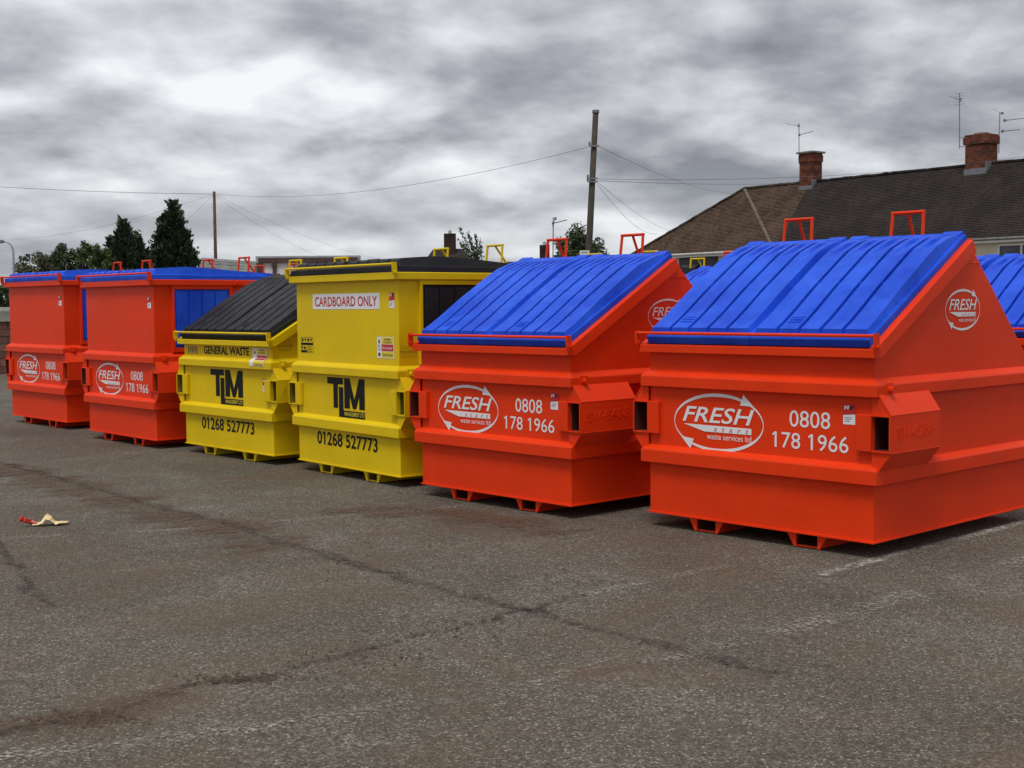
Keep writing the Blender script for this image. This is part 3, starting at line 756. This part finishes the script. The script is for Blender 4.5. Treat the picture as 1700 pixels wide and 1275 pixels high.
# ------------------------------------------------------------------ litter
def litter():
    root = empty('food_wrapper', (-3.44, 9.56, .004), .3); tag(root, 'crumpled yellow and red paper wrapper lying on the asphalt', 'litter')
    rr = random.Random(3); m = MB(); n = 9; k = 5
    for i in range(n):
        for j in range(k):
            x = (i / (n - 1) - .5) * .26; y = (j / (k - 1) - .5) * .13
            z = .006 + rr.uniform(0, .018) + (.075 * math.exp(-((x + .02) / .028) ** 2) * (.6 + .4 * j / k))
            m.v.append((x + rr.uniform(-.01, .01), y * (1 - .5 * abs(x) / .13) + rr.uniform(-.01, .01), z))
    for i in range(n - 1):
        for j in range(k - 1): m.f.append((i * k + j, (i + 1) * k + j, (i + 1) * k + j + 1, i * k + j + 1))
    m.build('paper', 'wrapper_yellow', root, recalc=False)
    m = MB(); pts = [(-.21, .0, .06), (-.19, .01, .045), (-.17, -.01, .04), (-.14, 0, .025), (-.10, -.01, .015)]; m.tube(pts, .022, 7, .012)
    m.v = [(x + rr.uniform(-.006, .006), y + rr.uniform(-.006, .006), max(.001, z + rr.uniform(-.006, .006))) for x, y, z in m.v]
    m.build('red_end', 'wrapper_red', root)
litter()

# ------------------------------------------------------------------ terraced house
D_ = Vector((-.6, .8)); P_ = Vector((.8, .6)); B_ = Vector((27.0, 68.3))
house = empty('terraced_house', (B_.x, B_.y, 0)); house.rotation_euler = (0, 0, 0)
tag(house, 'long terraced house with brown and dark tiled roof, cream walls and two brick chimneys', 'house')
def Q(t, p, z): v = D_ * t + P_ * p; return (v.x, v.y, z)      # local to the house empty
EAVE, RIDGE, PR = 5.0, 9.5, 4.6
m = MB()
def wallq(t0, t1, p, z0, z1): m.poly([Q(t0, p, z0), Q(t1, p, z0), Q(t1, p, z1), Q(t0, p, z1)])
wallq(-14, 30.5, .35, 0, 4.86); wallq(-14, 30.5, 8.85, 0, 4.86)
m.poly([Q(30.5, .35, 0), Q(30.5, 8.85, 0), Q(30.5, 8.85, 4.86), Q(30.5, .35, 4.86)]); m.poly([Q(-14, .35, 0), Q(-14, 8.85, 0), Q(-14, 8.85, 4.86), Q(-14, .35, 4.86)])
m.poly([Q(-14, .35, 4.86), Q(30.5, .35, 4.86), Q(30.5, 8.85, 4.86), Q(-14, 8.85, 4.86)])
m.build('wall', 'cream_render', house)
def roofplane(name, mat, l0, l1, r0, r1, n, back=False):
    """tile courses between left edge l0(eave)->l1(ridge) and right edge r0->r1 (t values), front slope"""
    mb = MB(); sl = math.hypot(PR, RIDGE - EAVE) / n
    def pt(t, k, lift):
        f = k / n; p = PR * f; z = EAVE + (RIDGE - EAVE) * f + lift
        if back: p = 2 * PR - p
        return Q(t, p, z)
    for k in range(n):
        a, b = k / n, (k + 1) / n
        ta, tb = l0 + (l1 - l0) * a, l0 + (l1 - l0) * b; ra, rb = r0 + (r1 - r0) * a, r0 + (r1 - r0) * b
        if abs(tb - rb) < .01: tb += .01
        mb.poly([pt(ta, k, .045), pt(ra, k, .045), pt(rb, k + 1, .012), pt(tb, k + 1, .012)], [(ta, k * .14), (ra, k * .14), (rb, (k + 1) * .14), (tb, (k + 1) * .14)])
        mb.poly([pt(ta, k, .005), pt(ra, k, .005), pt(ra, k, .045), pt(ta, k, .045)], [(ta, k * .14), (ra, k * .14), (ra, k * .14), (ta, k * .14)])
    return mb.build(name, mat, house, recalc=False)
roofplane('roof', 'tiles_dark', 17.3, 18.26, -14, -14, 46)
roofplane('roof', 'tiles_old', 30.9, 24.1, 17.3, 18.26, 46)
roofplane('roof', 'tiles_dark', 30.9, 24.1, -14, -14, 12, back=True)
m = MB(); m.poly([Q(30.9, 0, EAVE), Q(24.1, PR, RIDGE), Q(30.9, 2 * PR, EAVE)], [(0, 0), (4.6, 6), (9.2, 0)]); m.build('roof', 'tiles_old', house)
m = MB(); m.poly([Q(-14, 0, EAVE), Q(-14, PR, RIDGE), Q(-14, 2 * PR, EAVE)]); m.build('wall', 'cream_render', house)
def ridgerow(name, mat, a, b, r, step=.34):
    a, b = Vector(a), Vector(b); n = int((b - a).length / step); mb = MB(); rr = random.Random(n)
    for i in range(n):
        p, q_ = a.lerp(b, i / n), a.lerp(b, (i + .97) / n); dz = Vector((0, 0, rr.uniform(-.015, .02)))
        mb.tube([p + dz, q_ + dz], r * rr.uniform(.93, 1.08), 6)
    o_ = mb.build(name, mat, house); o_['kind'] = 'stuff'
ridgerow('ridge_tiles', 'tiles_dark', Q(-14, PR, RIDGE), Q(18.3, PR, RIDGE), .13)
ridgerow('ridge_tiles', 'tiles_old', Q(18.3, PR, RIDGE), Q(24.1, PR, RIDGE), .14)
ridgerow('hip_tiles', 'mortar', Q(24.1, PR, RIDGE), Q(17.4, 0, EAVE + .05), .12)
ridgerow('hip_tiles', 'tiles_old', Q(24.1, PR, RIDGE), Q(30.9, 0, EAVE), .14)
m = MB(); m.tube([Q(-14, -.08, EAVE - .06), Q(17.2, -.08, EAVE - .06)], .075, 8); m.build('gutter', 'slate_grey', house)
m = MB(); m.tube([Q(17.3, -.08, EAVE - .06), Q(30.9, -.08, EAVE - .06)], .085, 8); m.build('gutter', 'grey_gutter', house)
m = MB(); m.poly([Q(-14, -.02, 4.75), Q(30.9, -.02, 4.75), Q(30.9, -.02, 4.96), Q(-14, -.02, 4.96)]); m.poly([Q(-14, -.02, 4.75), Q(30.9, -.02, 4.75), Q(30.9, .36, 4.75), Q(-14, .36, 4.75)]); m.build('fascia', 'white_frame', house)
def oriented_box(mb, t0, t1, p0, p1, z0, z1, uv=False):
    c = [Q(t, p, z) for z in (z0, z1) for p in (p0, p1) for t in (t0, t1)]
    for q_, hor in (((0, 1, 5, 4), t1 - t0), ((2, 3, 7, 6), t1 - t0), ((0, 2, 6, 4), p1 - p0), ((1, 3, 7, 5), p1 - p0), ((0, 1, 3, 2), 0), ((4, 5, 7, 6), 0)):
        mb.poly([c[i] for i in q_], [(0, z0), (hor, z0), (hor, z1), (0, z1)])
def window(t0, t1, z0, z1, n):
    mb = MB(); f = .07
    for (a, b, c, d) in [(t0, t1, z0, z0 + f), (t0, t1, z1 - f, z1), (t0, t0 + f, z0 + f, z1 - f), (t1 - f, t1, z0 + f, z1 - f)] + [(t0 + (t1 - t0) * k / n - f / 2, t0 + (t1 - t0) * k / n + f / 2, z0 + f, z1 - f) for k in range(1, n)]:
        oriented_box(mb, a, b, .27, .36, c, d)
    fr_ = mb.build('window', 'white_frame', house)
    for k in range(n):
        mb = MB(); oriented_box(mb, t0 + (t1 - t0) * k / n + f, t0 + (t1 - t0) * (k + 1) / n - f, .315, .345, z0 + f, z1 - f); mb.build('pane', 'window_glass', fr_)
window(-.95, 1.75, 3.3, 4.63, 2); window(-7.5, -5.0, 3.3, 4.63, 2); window(9.0, 11.5, 3.3, 4.63, 2); window(19.0, 21.2, 3.3, 4.63, 2)
mb = MB(); oriented_box(mb, 22.5, 26.1, .26, .36, 2.9, 4.72); dp = mb.build('dark_window', 'dark_wall', house)
mb = MB(); mb.poly([Q(24.0, .24, 4.35), Q(25.7, .24, 4.35), Q(25.5, -.3, 3.95), Q(24.2, -.3, 3.95)]); mb.poly([Q(24.0, .24, 4.30), Q(25.7, .24, 4.30), Q(25.5, -.3, 3.9), Q(24.2, -.3, 3.9)]); mb.build('open_sash', 'window_glass', dp)
mb = MB()
for (a, b, c, d) in ((22.5, 26.1, 3.65, 3.72), (23.9, 23.98, 3.72, 4.7)): oriented_box(mb, a, b, .22, .255, c, d)
mb.build('glazing_bar', 'lead_flashing', dp)
def chimney(t0, t1, p0, p1, z1, corbel, cap):
    mb = MB(); oriented_box(mb, t0, t1, p0, p1, 8.3, z1 - .55); mb2 = mb
    c = corbel
    oriented_box(mb, t0 - c, t1 + c, p0 - c, p1 + c, z1 - .55, z1 - .12); oriented_box(mb, t0 - c * .4, t1 + c * .4, p0 - c * .4, p1 + c * .4, z1 - .12, z1)
    ch = mb.build('chimney', 'chimney_brick', house)
    if cap:
        mb = MB(); oriented_box(mb, t0 - .16, t1 + .16, p0 - .16, p1 + .16, z1 + .003, z1 + .11); mb.build('cap', 'coping_stone', ch)
    else:
        mb = MB(); tm, pm_ = (t0 + t1) / 2, (p0 + p1) / 2; mb.tube([Q(tm, pm_, z1 - .02), Q(tm, pm_, z1 + .12)], .55, 10, .4); mb.build('cap', 'mortar', ch)
    mb = MB(); oriented_box(mb, t0 - .04, t1 + .04, p0 - .04, p0 - .005, 8.75, 9.25); oriented_box(mb, t0 - .05, t0 - .005, p0 - .03, p1, 9.0, 9.62); mb.build('flashing', 'lead_flashing', ch)
    return ch
chimney(17.75, 18.8, 4.1, 5.1, 11.35, .05, True)
chimney(5.0, 6.35, 4.0, 5.15, 11.2, .09, False)
def aerial(parent, base, top, arms, name='aerial'):
    mb = MB(); mb.tube([base, top], .028, 6)
    for a, b, n in arms:
        mb.tube([a, b], .02, 6); a, b = Vector(a), Vector(b); d = (b - a).normalized(); s_ = d.cross(Vector((0, 0, 1))).normalized()
        for k in range(n):
            c = a.lerp(b, (k + .5) / n); mb.tube([c - s_ * .16, c + s_ * .16], .009, 5)
        mb.box(a.x - .06, a.x + .06, a.y - .06, a.y + .06, a.z - .07, a.z + .07)
    return mb.build(name, 'aerial_metal', parent)
def rel(u, v, Y, parent_loc=house.location): p = at(u, v, Y); return p - Vector(parent_loc)
Yc1, Yc2 = 86.5, 75.5
aerial(house, rel(1326.5, 272, Yc1), rel(1326.5, 205, Yc1), [(rel(1326, 209, Yc1), rel(1304, 205, Yc1 + .5), 6), (rel(1327, 224, Yc1), rel(1350, 218, Yc1 - .5), 6)])
aerial(house, rel(1593, 247, Yc2), rel(1593, 154, Yc2), [(rel(1594, 165, Yc2), rel(1576, 160, Yc2 + .6), 5)] )
mb = MB()
for k in range(5): mb.tube([rel(1585, 156 + k * 4.6, Yc2), rel(1599.5, 154 + k * 4.6, Yc2)], .013, 5)
mb.tube([rel(1593, 243, Yc2), rel(1606, 243, Yc2)], .02, 5); mb.tube([rel(1593, 228, Yc2), rel(1606, 229, Yc2)], .02, 5)
mb.build('aerial_rods', 'aerial_metal', house)
aerial(house, rel(1658, 255, Yc2), rel(1660, 187, Yc2), [(rel(1664, 188, Yc2), rel(1648, 181, Yc2 + .4), 3), (rel(1668, 200, Yc2), rel(1712, 195, Yc2 - 1), 9), (rel(1664, 218, Yc2), rel(1693, 215, Yc2 - .8), 8)])

# ------------------------------------------------------------------ bungalows behind the yellow containers
def bungalow(x, y, wd, ridge, chx, cht, label, chw=.62):
    root = empty('bungalow', (x, y, 0)); tag(root, label, 'house')
    MB().box(-wd / 2, wd / 2, 0, 7, 0, 2.5).build('wall', 'cream_render', root)
    mb = MB(); e_ = wd / 2 + .4; ap = .8
    c = [(-e_, -.4, 2.45), (e_, -.4, 2.45), (e_, 7.4, 2.45), (-e_, 7.4, 2.45)]; a, b = (-ap, 3.5, ridge), (ap, 3.5, ridge)
    for q_ in ((c[0], c[1], b, a), (c[1], c[2], b), (c[2], c[3], a, b), (c[3], c[0], a)): mb.poly(q_, [(p[0], p[2]) for p in q_])
    mb.build('roof', 'tiles_dark', root)
    mb = MB()
    for q_ in range(4):
        pts = [(chx - chw / 2, 3.0), (chx + chw / 2, 3.0), (chx + chw / 2, 3.6), (chx - chw / 2, 3.6)]
        (xa, ya), (xb, yb) = pts[q_], pts[(q_ + 1) % 4]
        mb.poly([(xa, ya, 2.9), (xb, yb, 2.9), (xb, yb, cht), (xa, ya, cht)], [(0, 2.9), (.6, 2.9), (.6, cht), (0, cht)])
    mb.poly([(*p, cht) for p in pts], [(0, 0)] * 4)
    ch = mb.build('chimney', 'dark_brick', root)
    mb = MB(); mb.tube([(chx, 3.3, cht - .02), (chx, 3.3, cht + .18)], .11, 8, .08); mb.build('chimney_pot', 'galvanised', ch)
    MB().box(-1.1, .4, -.05, -.003, 1.0, 2.1).build('window', 'window_glass', root)
    return root
Yb = 66.0
p = at(747, 400, Yb + 3.3)
bungalow(p.x - .1, Yb, 3.4, at(747, 413, Yb + 3.5).z, .1, at(747, 388, Yb + 3.3).z, 'small dark-roofed house with a brown brick chimney beside wind-blown plumes of leaves')
p = at(904, 407, Yb + 3.3)
b2 = bungalow(p.x - 1.2, Yb, 5.0, at(900, 434, Yb + 3.5).z, 1.2, at(904, 407, Yb + 3.3).z, 'dark chimneyed house with a thin aerial beside the round leaning tree', .52)
bl = b2.location
aerial(b2, at(918, 432, Yb + 2) - bl, at(918.5, 361, Yb + 2) - bl, [(at(918, 371, Yb + 2) - bl, at(941, 365, Yb + 1.5) - bl, 7), (at(922, 363, Yb + 2) - bl, at(917, 377, Yb + 2) - bl, 2)])

# ------------------------------------------------------------------ outbuilding and white panelled frame
Yo = 62.0
root = empty('outbuilding', (at(378, 440, Yo).x, Yo, 0)); tag(root, 'low outbuilding with plain grey slate roof behind the telegraph pole by the conifers', 'building')
xl, xr = at(318, 430, Yo).x - root.location.x, at(432, 430, Yo).x - root.location.x
zl_, zr_ = at(330, 425, Yo).z, at(428, 433, Yo).z
MB().box(xl + .2, xr - .1, .3, 4, 0, 2.6).build('wall', 'mortar', root)
mb = MB()
for k in range(10):
    a, b = k / 10, (k + 1) / 10
    za0, za1, zb0, zb1 = 2.45 + (zl_ - 2.45) * a, 2.45 + (zr_ - 2.45) * a, 2.45 + (zl_ - 2.45) * b, 2.45 + (zr_ - 2.45) * b
    mb.poly([(xl, 2.2 * a, za0 + .03), (xr, 2.2 * a, za1 + .03), (xr, 2.2 * b, zb1), (xl, 2.2 * b, zb0)])
    mb.poly([(xl, 2.2 * a, za0 - .01), (xr, 2.2 * a, za1 - .01), (xr, 2.2 * a, za1 + .03), (xl, 2.2 * a, za0 + .03)])
mb.poly([(xl, 2.2, zl_), (xr, 2.2, zr_), (xr, 4.3, 2.45), (xl, 4.3, 2.45)]); mb.poly([(xl, 0, 2.45), (xl, 2.2, zl_), (xl, 4.3, 2.45)]); mb.poly([(xr, 0, 2.45), (xr, 2.2, zr_), (xr, 4.3, 2.45)])
mb.build('roof', 'slate_grey', root, recalc=False)
Yh = 46.0
hx0, hx1, hz = at(423, 424, Yh).x, at(596, 426, Yh).x, at(500, 424.5, Yh).z
root = empty('hoarding', ((hx0 + hx1) / 2, Yh, 0)); tag(root, 'hoarding of white panels in a dark brown steel frame, behind the yellow containers', 'hoarding')
hw_ = (hx1 - hx0) / 2; us = lambda u: at(u, 430, Yh).x - root.location.x
MB().box(-hw_, hw_, .12, .5, .4, hz).build('backing', 'galvanised', root)
edges = [us(441), us(452), us(515), hw_ - .08]
for a, b in zip([us(436), us(458), us(524)], [us(452), us(514), hw_ - .1]): MB().box(a, b, .06, .118, .6, hz - .22).build('panel', 'white_panel', root)
MB().box(us(429), hw_ - .05, -.04, .055, hz - .24, hz - .07).build('beam', 'brown_steel', root)
for a, b in ((us(425.5), us(435.5)), (us(452.5), us(457.5)), (us(514.5), us(523.5)), (hw_ - .2, hw_ - .05)): MB().box(a, b, -.03, .054, 0, hz - .243).build('post', 'brown_steel', root)
for a, b in ((us(451), us(459)), (us(511), us(526))): MB().box(a, b, -.034, .057, hz - .42, hz - .242).build('bracket', 'brown_steel', root)

# ------------------------------------------------------------------ telegraph poles, wires, lamp
Yp = 46.0
pt, pb = at(989, 187, Yp), at(977, 425, Yp)
base = pb + (pb - pt) * (pb.z / (pt.z - pb.z))
root = empty('telegraph_pole', (base.x, base.y, 0)); tag(root, 'dark leaning telegraph pole with a small white notice, left of the terraced house', 'pole')
rl = lambda p_: Vector(p_) - root.location
mb = MB(); mb.tube([rl(base), rl(pb), rl(pt)], .14, 10, .10); mb.build('shaft', 'pole_wood', root, smooth=True)
mb = MB(); q_ = rl(pt); mb.tube([q_ - Vector((0, 0, .01)), q_ + Vector((0, 0, .09))], .13, 10, .12); mb.build('cap', 'slate_grey', root)
mb = MB()
for v_ in (243, 297, 302):
    q_ = rl(at(989 - (v_ - 187) * .05, v_, Yp)); mb.box(q_.x - .17, q_.x + .17, q_.y - .16, q_.y - .10, q_.z - .03, q_.z + .03); mb.tube([(q_.x - .17, q_.y - .13, q_.z), (q_.x - .17, q_.y - .13, q_.z + .14)], .035, 6)
mb.build('bracket', 'aerial_metal', root)
s0, s1 = rl(at(962, 432, Yp)), rl(at(978, 416, Yp))
sg = MB().box(s0.x, s1.x, -.19, -.16, s0.z, s1.z).build('notice', 'white_panel', root)
mb = MB(); y_ = -.1925
for k in range(4): mb.poly([(s0.x + .07 + .055 * k, y_, s1.z - .09), (s0.x + .11 + .055 * k, y_, s1.z - .09), (s0.x + .11 + .055 * k, y_, s1.z - .06), (s0.x + .07 + .055 * k, y_, s1.z - .06)])
mb.poly([(s0.x + .11, y_, s0.z + .02), (s0.x + .24, y_, s0.z + .02), (s0.x + .22, y_, s0.z + .10), (s0.x + .175, y_, s0.z + .13), (s0.x + .13, y_, s0.z + .10)])
mb.build('print', 'black_vinyl', sg, recalc=False)
Yq = 78.0
pt2 = at(355.5, 318, Yq)
root2 = empty('telegraph_pole', (pt2.x, Yq, 0)); tag(root2, 'thin upright brown telegraph pole beside the tall dark conifers', 'pole')
mb = MB(); mb.tube([(0, 0, 0), (0, 0, pt2.z)], .12, 8, .085); mb.build('shaft', 'pole_wood_red', root2, smooth=True)
mb = MB()
for k in range(8): mb.tube([(-.22 if k % 2 else .08, 0, pt2.z - .5 - .42 * k), (-.08 if k % 2 else .22, 0, pt2.z - .5 - .42 * k)], .018, 5)
mb.build('step_pegs', 'aerial_metal', root2)['kind'] = 'stuff'
def wire(a, b, sag, label, r=.012, n=26):
    r *= .55
    a, b = Vector(a), Vector(b)
    pts = [a.lerp(b, i / n) - Vector((0, 0, sag * 4 * (i / n) * (1 - i / n))) for i in range(n + 1)]
    loc = a.copy(); mb = MB(); mb.tube([p_ - loc for p_ in pts], r, 5)
    o_ = mb.build('overhead_wire', 'wire_black'); o_.location = loc
    tag(o_, label, 'wire', 'overhead wires')
wire(at(981, 243, Yp), at(357, 322, Yq), .75, 'long overhead wire sagging between the two telegraph poles', .014)
wire(at(353, 322, Yq), at(-150, 300, 70), .15, 'overhead wire running from the thin pole away over the trees', .022)
wire(at(991, 297, Yp), at(1760, 250, 62), .45, 'overhead wire from the leaning pole rising past both brick chimneys', .013)
wire(at(991, 300, Yp), at(1334, 303, 84), .12, 'level overhead wire from the leaning pole to the nearer end chimney', .015)
wire(at(994, 243, Yp), at(1222, 322, 86), .35, 'overhead wire dropping from the leaning pole to the roof apex', .014)
wire(at(991, 301, Yp), at(1118, 384, 88), .30, 'upper of two slack wires dropping from the leaning pole to the eaves', .013)
wire(at(990, 303, Yp), at(1092, 388, 90), .55, 'lower, slacker wire dropping from the leaning pole to the eaves', .013)
wire(at(358, 326, Yq), at(530, 425, 110), .3, 'steeper thin wire falling from the thin pole behind the hoarding', .011)
wire(at(358, 324, Yq), at(640, 432, 120), .5, 'shallower thin wire falling from the thin pole towards the far roofs', .011)
wire(at(353, 323, Yq), at(20, 398, 110), .5, 'thin wire from the pole down to the street lamp side', .012)
wire(at(354, 323, Yq), at(300, 372, 85), .1, 'short wire from the thin pole into the conifers', .011)
Yl = 64.0
lt = at(22, 415, Yl); root = empty('street_lamp', (lt.x, Yl, 0)); tag(root, 'grey street lamp with curved arm above the tree line by the brick wall', 'street lamp')
ztop = at(22, 399, Yl).z
mb = MB(); arm = [(0, 0, 0), (0, 0, ztop - .55)]
for k in range(1, 7): a_ = R(90 * k / 6); arm.append((-.45 + .45 * math.cos(a_), 0, ztop - .55 + .5 * math.sin(a_)))
mb.tube(arm, .06, 8, .035); mb.build('post', 'galvanised', root, smooth=True)
mb = MB(); mb.prism([(-.45, ztop - .1), (-.45, ztop + .0), (-.6, ztop + .04), (-.95, ztop + .02), (-1.0, ztop - .03), (-.9, ztop - .13), (-.6, ztop - .14)], 'y', -.12, .12); mb.build('lamp_head', 'slate_grey', root, bevel=.02)

# ------------------------------------------------------------------ brick boundary wall at the left
wx, wy = -12.55, 32.1
wall = empty('boundary_wall', (wx - 3, wy, 0)); tag(wall, 'low brown brick boundary wall with grey coping at the row end', 'wall')
MB().box(-5.5, 8, .02, .26, 0, 1.29).build('mortar_core', 'mortar', wall)
rb = random.Random(9)
bw, bh = .44, .185
proto = None
for r_ in range(7):
    for c_ in range(-12, 19):
        x = c_ * bw + (bw / 2 if r_ % 2 else 0)
        if proto is None:
            proto = MB().box(.008, bw - .008, 0, .1, .008, bh - .008).build('brick', 'wall_brick', wall, bevel=.006); b_ = proto
        else:
            b_ = proto.copy(); col.objects.link(b_)
        b_.location = (x, -.01 + rb.uniform(-.006, .006), r_ * bh); b_.parent = wall
n_ = 0
for c_ in range(-6, 9):
    MB().prism([(-.07, 1.297), (.34, 1.297), (.30, 1.56), (.13, 1.66), (-.03, 1.56)], 'x', c_ * .9 + .006, c_ * .9 + .894).build('coping', 'coping_stone', wall, bevel=.01)

# ------------------------------------------------------------------ trees
def leaf_mesh(rr, centres, mat, name, parent, size, flat=0.0):
    mb = MB()
    for (c, d) in centres:
        s_ = size * rr.uniform(.6, 1.3)
        a = Vector((rr.gauss(0, 1), rr.gauss(0, 1), rr.gauss(0, 1))).normalized()
        if d is not None: a = (Vector(d) + a * .55).normalized()
        b = a.cross(Vector((rr.gauss(0, 1), rr.gauss(0, 1), rr.gauss(0, 1)))).normalized()
        c = Vector(c); n = len(mb.v)
        mb.v += [tuple(c - a * s_), tuple(c + b * s_ * .42), tuple(c + a * s_), tuple(c - b * s_ * .42)]
        mb.f.append((n, n + 1, n + 2, n + 3))
    return mb.build(name, mat, parent, recalc=False)
def conifer(u, vtop, wpx, Y, label, seed, mat='leaf_conifer', lobes=((0, 0, 1),), name='conifer'):
    rr = random.Random(seed); top = at(u, vtop, Y); W = wpx / FPX * Y
    root = empty(name, (top.x, Y, 0)); tag(root, label, 'tree', 'trees beyond the yard')
    H = top.z
    mb = MB(); mb.tube([(0, 0, 0), (0, 0, H * .5), (0, 0, H * .95)], .16, 7, .02)
    limbs = []; cs = []
    for (lx, dz, sc) in lobes:
        hh = H + dz; n = int(230 * sc)
        for i in range(n):
            t = (i + rr.random()) / n; z = hh * (.10 + .90 * t)
            rad = W / 2 * sc * (1 - t) ** .62 * rr.uniform(.62, 1.12) + .05
            an = rr.uniform(0, 2 * math.pi); d = Vector((math.cos(an), math.sin(an), rr.uniform(.15, .75)))
            p0 = Vector((lx * W / 2, 0, z - rad * .25))
            if i % 5 == 0: limbs.append((p0, p0 + d * rad * .8))
            k = int(12 + 34 * rad)
            for j in range(k):
                f = rr.random() ** .55
                c = p0 + d * rad * f + Vector((rr.gauss(0, .13), rr.gauss(0, .13), rr.gauss(0, .12))) * (.5 + .5 * f)
                cs.append((c, d + Vector((0, 0, .5))))
    for a, b in limbs: mb.tube([a, b], .03, 5, .008)
    mb.build('trunk', 'bark', root)
    leaf_mesh(rr, cs, mat, 'crown', root, .17)
conifer(288, 337, 88, 72, 'tallest dense dark conifer beside the thin telegraph pole', 1, lobes=((0, 0, 1), (-.42, -.75, .62), (.38, -1.6, .6), (-.6, -1.8, .5), (.62, -2.6, .5)))
conifer(205, 368, 84, 70, 'middle-sized dark conifer left of the tallest conifer', 2, lobes=((0, 0, .8), (.5, -.7, .55), (-.42, -.9, .6), (-.75, -1.6, .5), (.85, -1.6, .5)))
conifer(226, 412, 60, 74, 'low dark evergreen filling the gap between the two conifers', 3)
def broadleaf(u, vtop, wpx, hpx, Y, label, seed, mat, dens=1.0, lean=0.0, size=.10, clumps=26, name='leafy_tree', fill=.62):
    rr = random.Random(seed); top = at(u, vtop, Y); W = wpx / FPX * Y; Hc = hpx / FPX * Y
    root = empty(name, (top.x - lean * .5, Y, 0)); tag(root, label, 'tree', 'trees beyond the yard')
    zc_ = top.z - Hc / 2; mb = MB(); fork = max(.3, zc_ - Hc * .45)
    mb.tube([(0, 0, 0), (.05, 0, fork * .6), (lean * .2, 0, fork)], .13, 7, .08)
    cs = []
    for i in range(clumps):
        a = rr.uniform(0, 2 * math.pi); el = math.asin(rr.uniform(-.8, 1)); r_ = rr.uniform(.45, 1.0)
        c = Vector((math.cos(a) * math.cos(el) * W / 2 * r_, math.sin(a) * math.cos(el) * W / 2 * r_, zc_ + math.sin(el) * Hc / 2 * r_))
        c.x += lean * (c.z - fork) / max(.3, Hc)
        mb.tube([(lean * .2, 0, fork), Vector((lean * .2, 0, fork)).lerp(c, .5) + Vector((0, 0, -.05)), c], .035, 5, .008)
        cr = min(W, Hc) * rr.uniform(.13, .24)
        for j in range(int(95 * dens)):
            v = Vector((rr.gauss(0, 1), rr.gauss(0, 1), rr.gauss(0, .8))); v = v.normalized() * cr * rr.random() ** .4
            cs.append((c + v, None))
    mb.build('trunk', 'bark', root); leaf_mesh(rr, cs, mat, 'crown', root, size)
broadleaf(60, 419, 70, 60, 76, 'hazy olive grey-green tree beside the street lamp', 11, 'leaf_grey', .9, size=.13)
broadleaf(106, 406, 48, 64, 70, 'rounded dark green tree between the olive tree and the lighter green one', 12, 'leaf_dark', 1.1)
broadleaf(140, 394, 34, 74, 68, 'slim lighter green tree with sparse upright twigs', 13, 'leaf_green', .55, lean=.1)
broadleaf(165, 405, 34, 62, 66, 'small bright green tree against the middle conifer', 14, 'leaf_green', .7)
broadleaf(8, 466, 56, 70, 36, 'dark green shrub rising behind the brick boundary wall', 15, 'leaf_dark', 1.2, size=.06, name='shrub')
broadleaf(960, 382, 84, 92, 56, 'round dark green tree leaning behind the leaning telegraph pole', 16, 'leaf_dark', 1.5, lean=-.35, clumps=52, size=.095)
# wind-blown slender tree with separate plumes
def plume_tree():
    rr = random.Random(21); Y = 63.0; b = at(785, 440, Y)
    root = empty('poplar', (b.x, Y, 0)); tag(root, 'slender wind-blown tree of separate leafy plumes beside the brown chimney', 'tree', 'trees beyond the yard')
    mb = MB(); cs = []; mb.tube([(0, 0, 0), (0, 0, b.z - .4)], .1, 7, .06)
    for (u, v, w_) in ((764, 379, 1), (775, 384, 1), (789, 388, .8), (761, 398, .8), (797, 396, .45), (768, 405, 1), (790, 410, .8), (800, 408, .4), (781, 400, .7)):
        tp = at(u, v, Y) - root.location; tp.y += rr.uniform(-.4, .4); bs = Vector((rr.uniform(-.1, .1), 0, b.z - .5)); mid_ = bs.lerp(tp, .5) + Vector((.18, 0, .0))
        mb.tube([bs, mid_, tp], .03, 5, .008)
        for j in range(int(90 * w_)):
            f = rr.uniform(.25, 1.0); c = (bs.lerp(mid_, f * 2) if f < .5 else mid_.lerp(tp, f * 2 - 1)); s_ = .085 * (1.15 - f) + .025
            cs.append((c + Vector((rr.gauss(0, s_), rr.gauss(0, s_), rr.gauss(0, s_))), (tp - bs).normalized()))
    mb.build('trunk', 'bark', root); leaf_mesh(rr, cs, 'leaf_dark', 'crown', root, .085)
plume_tree()
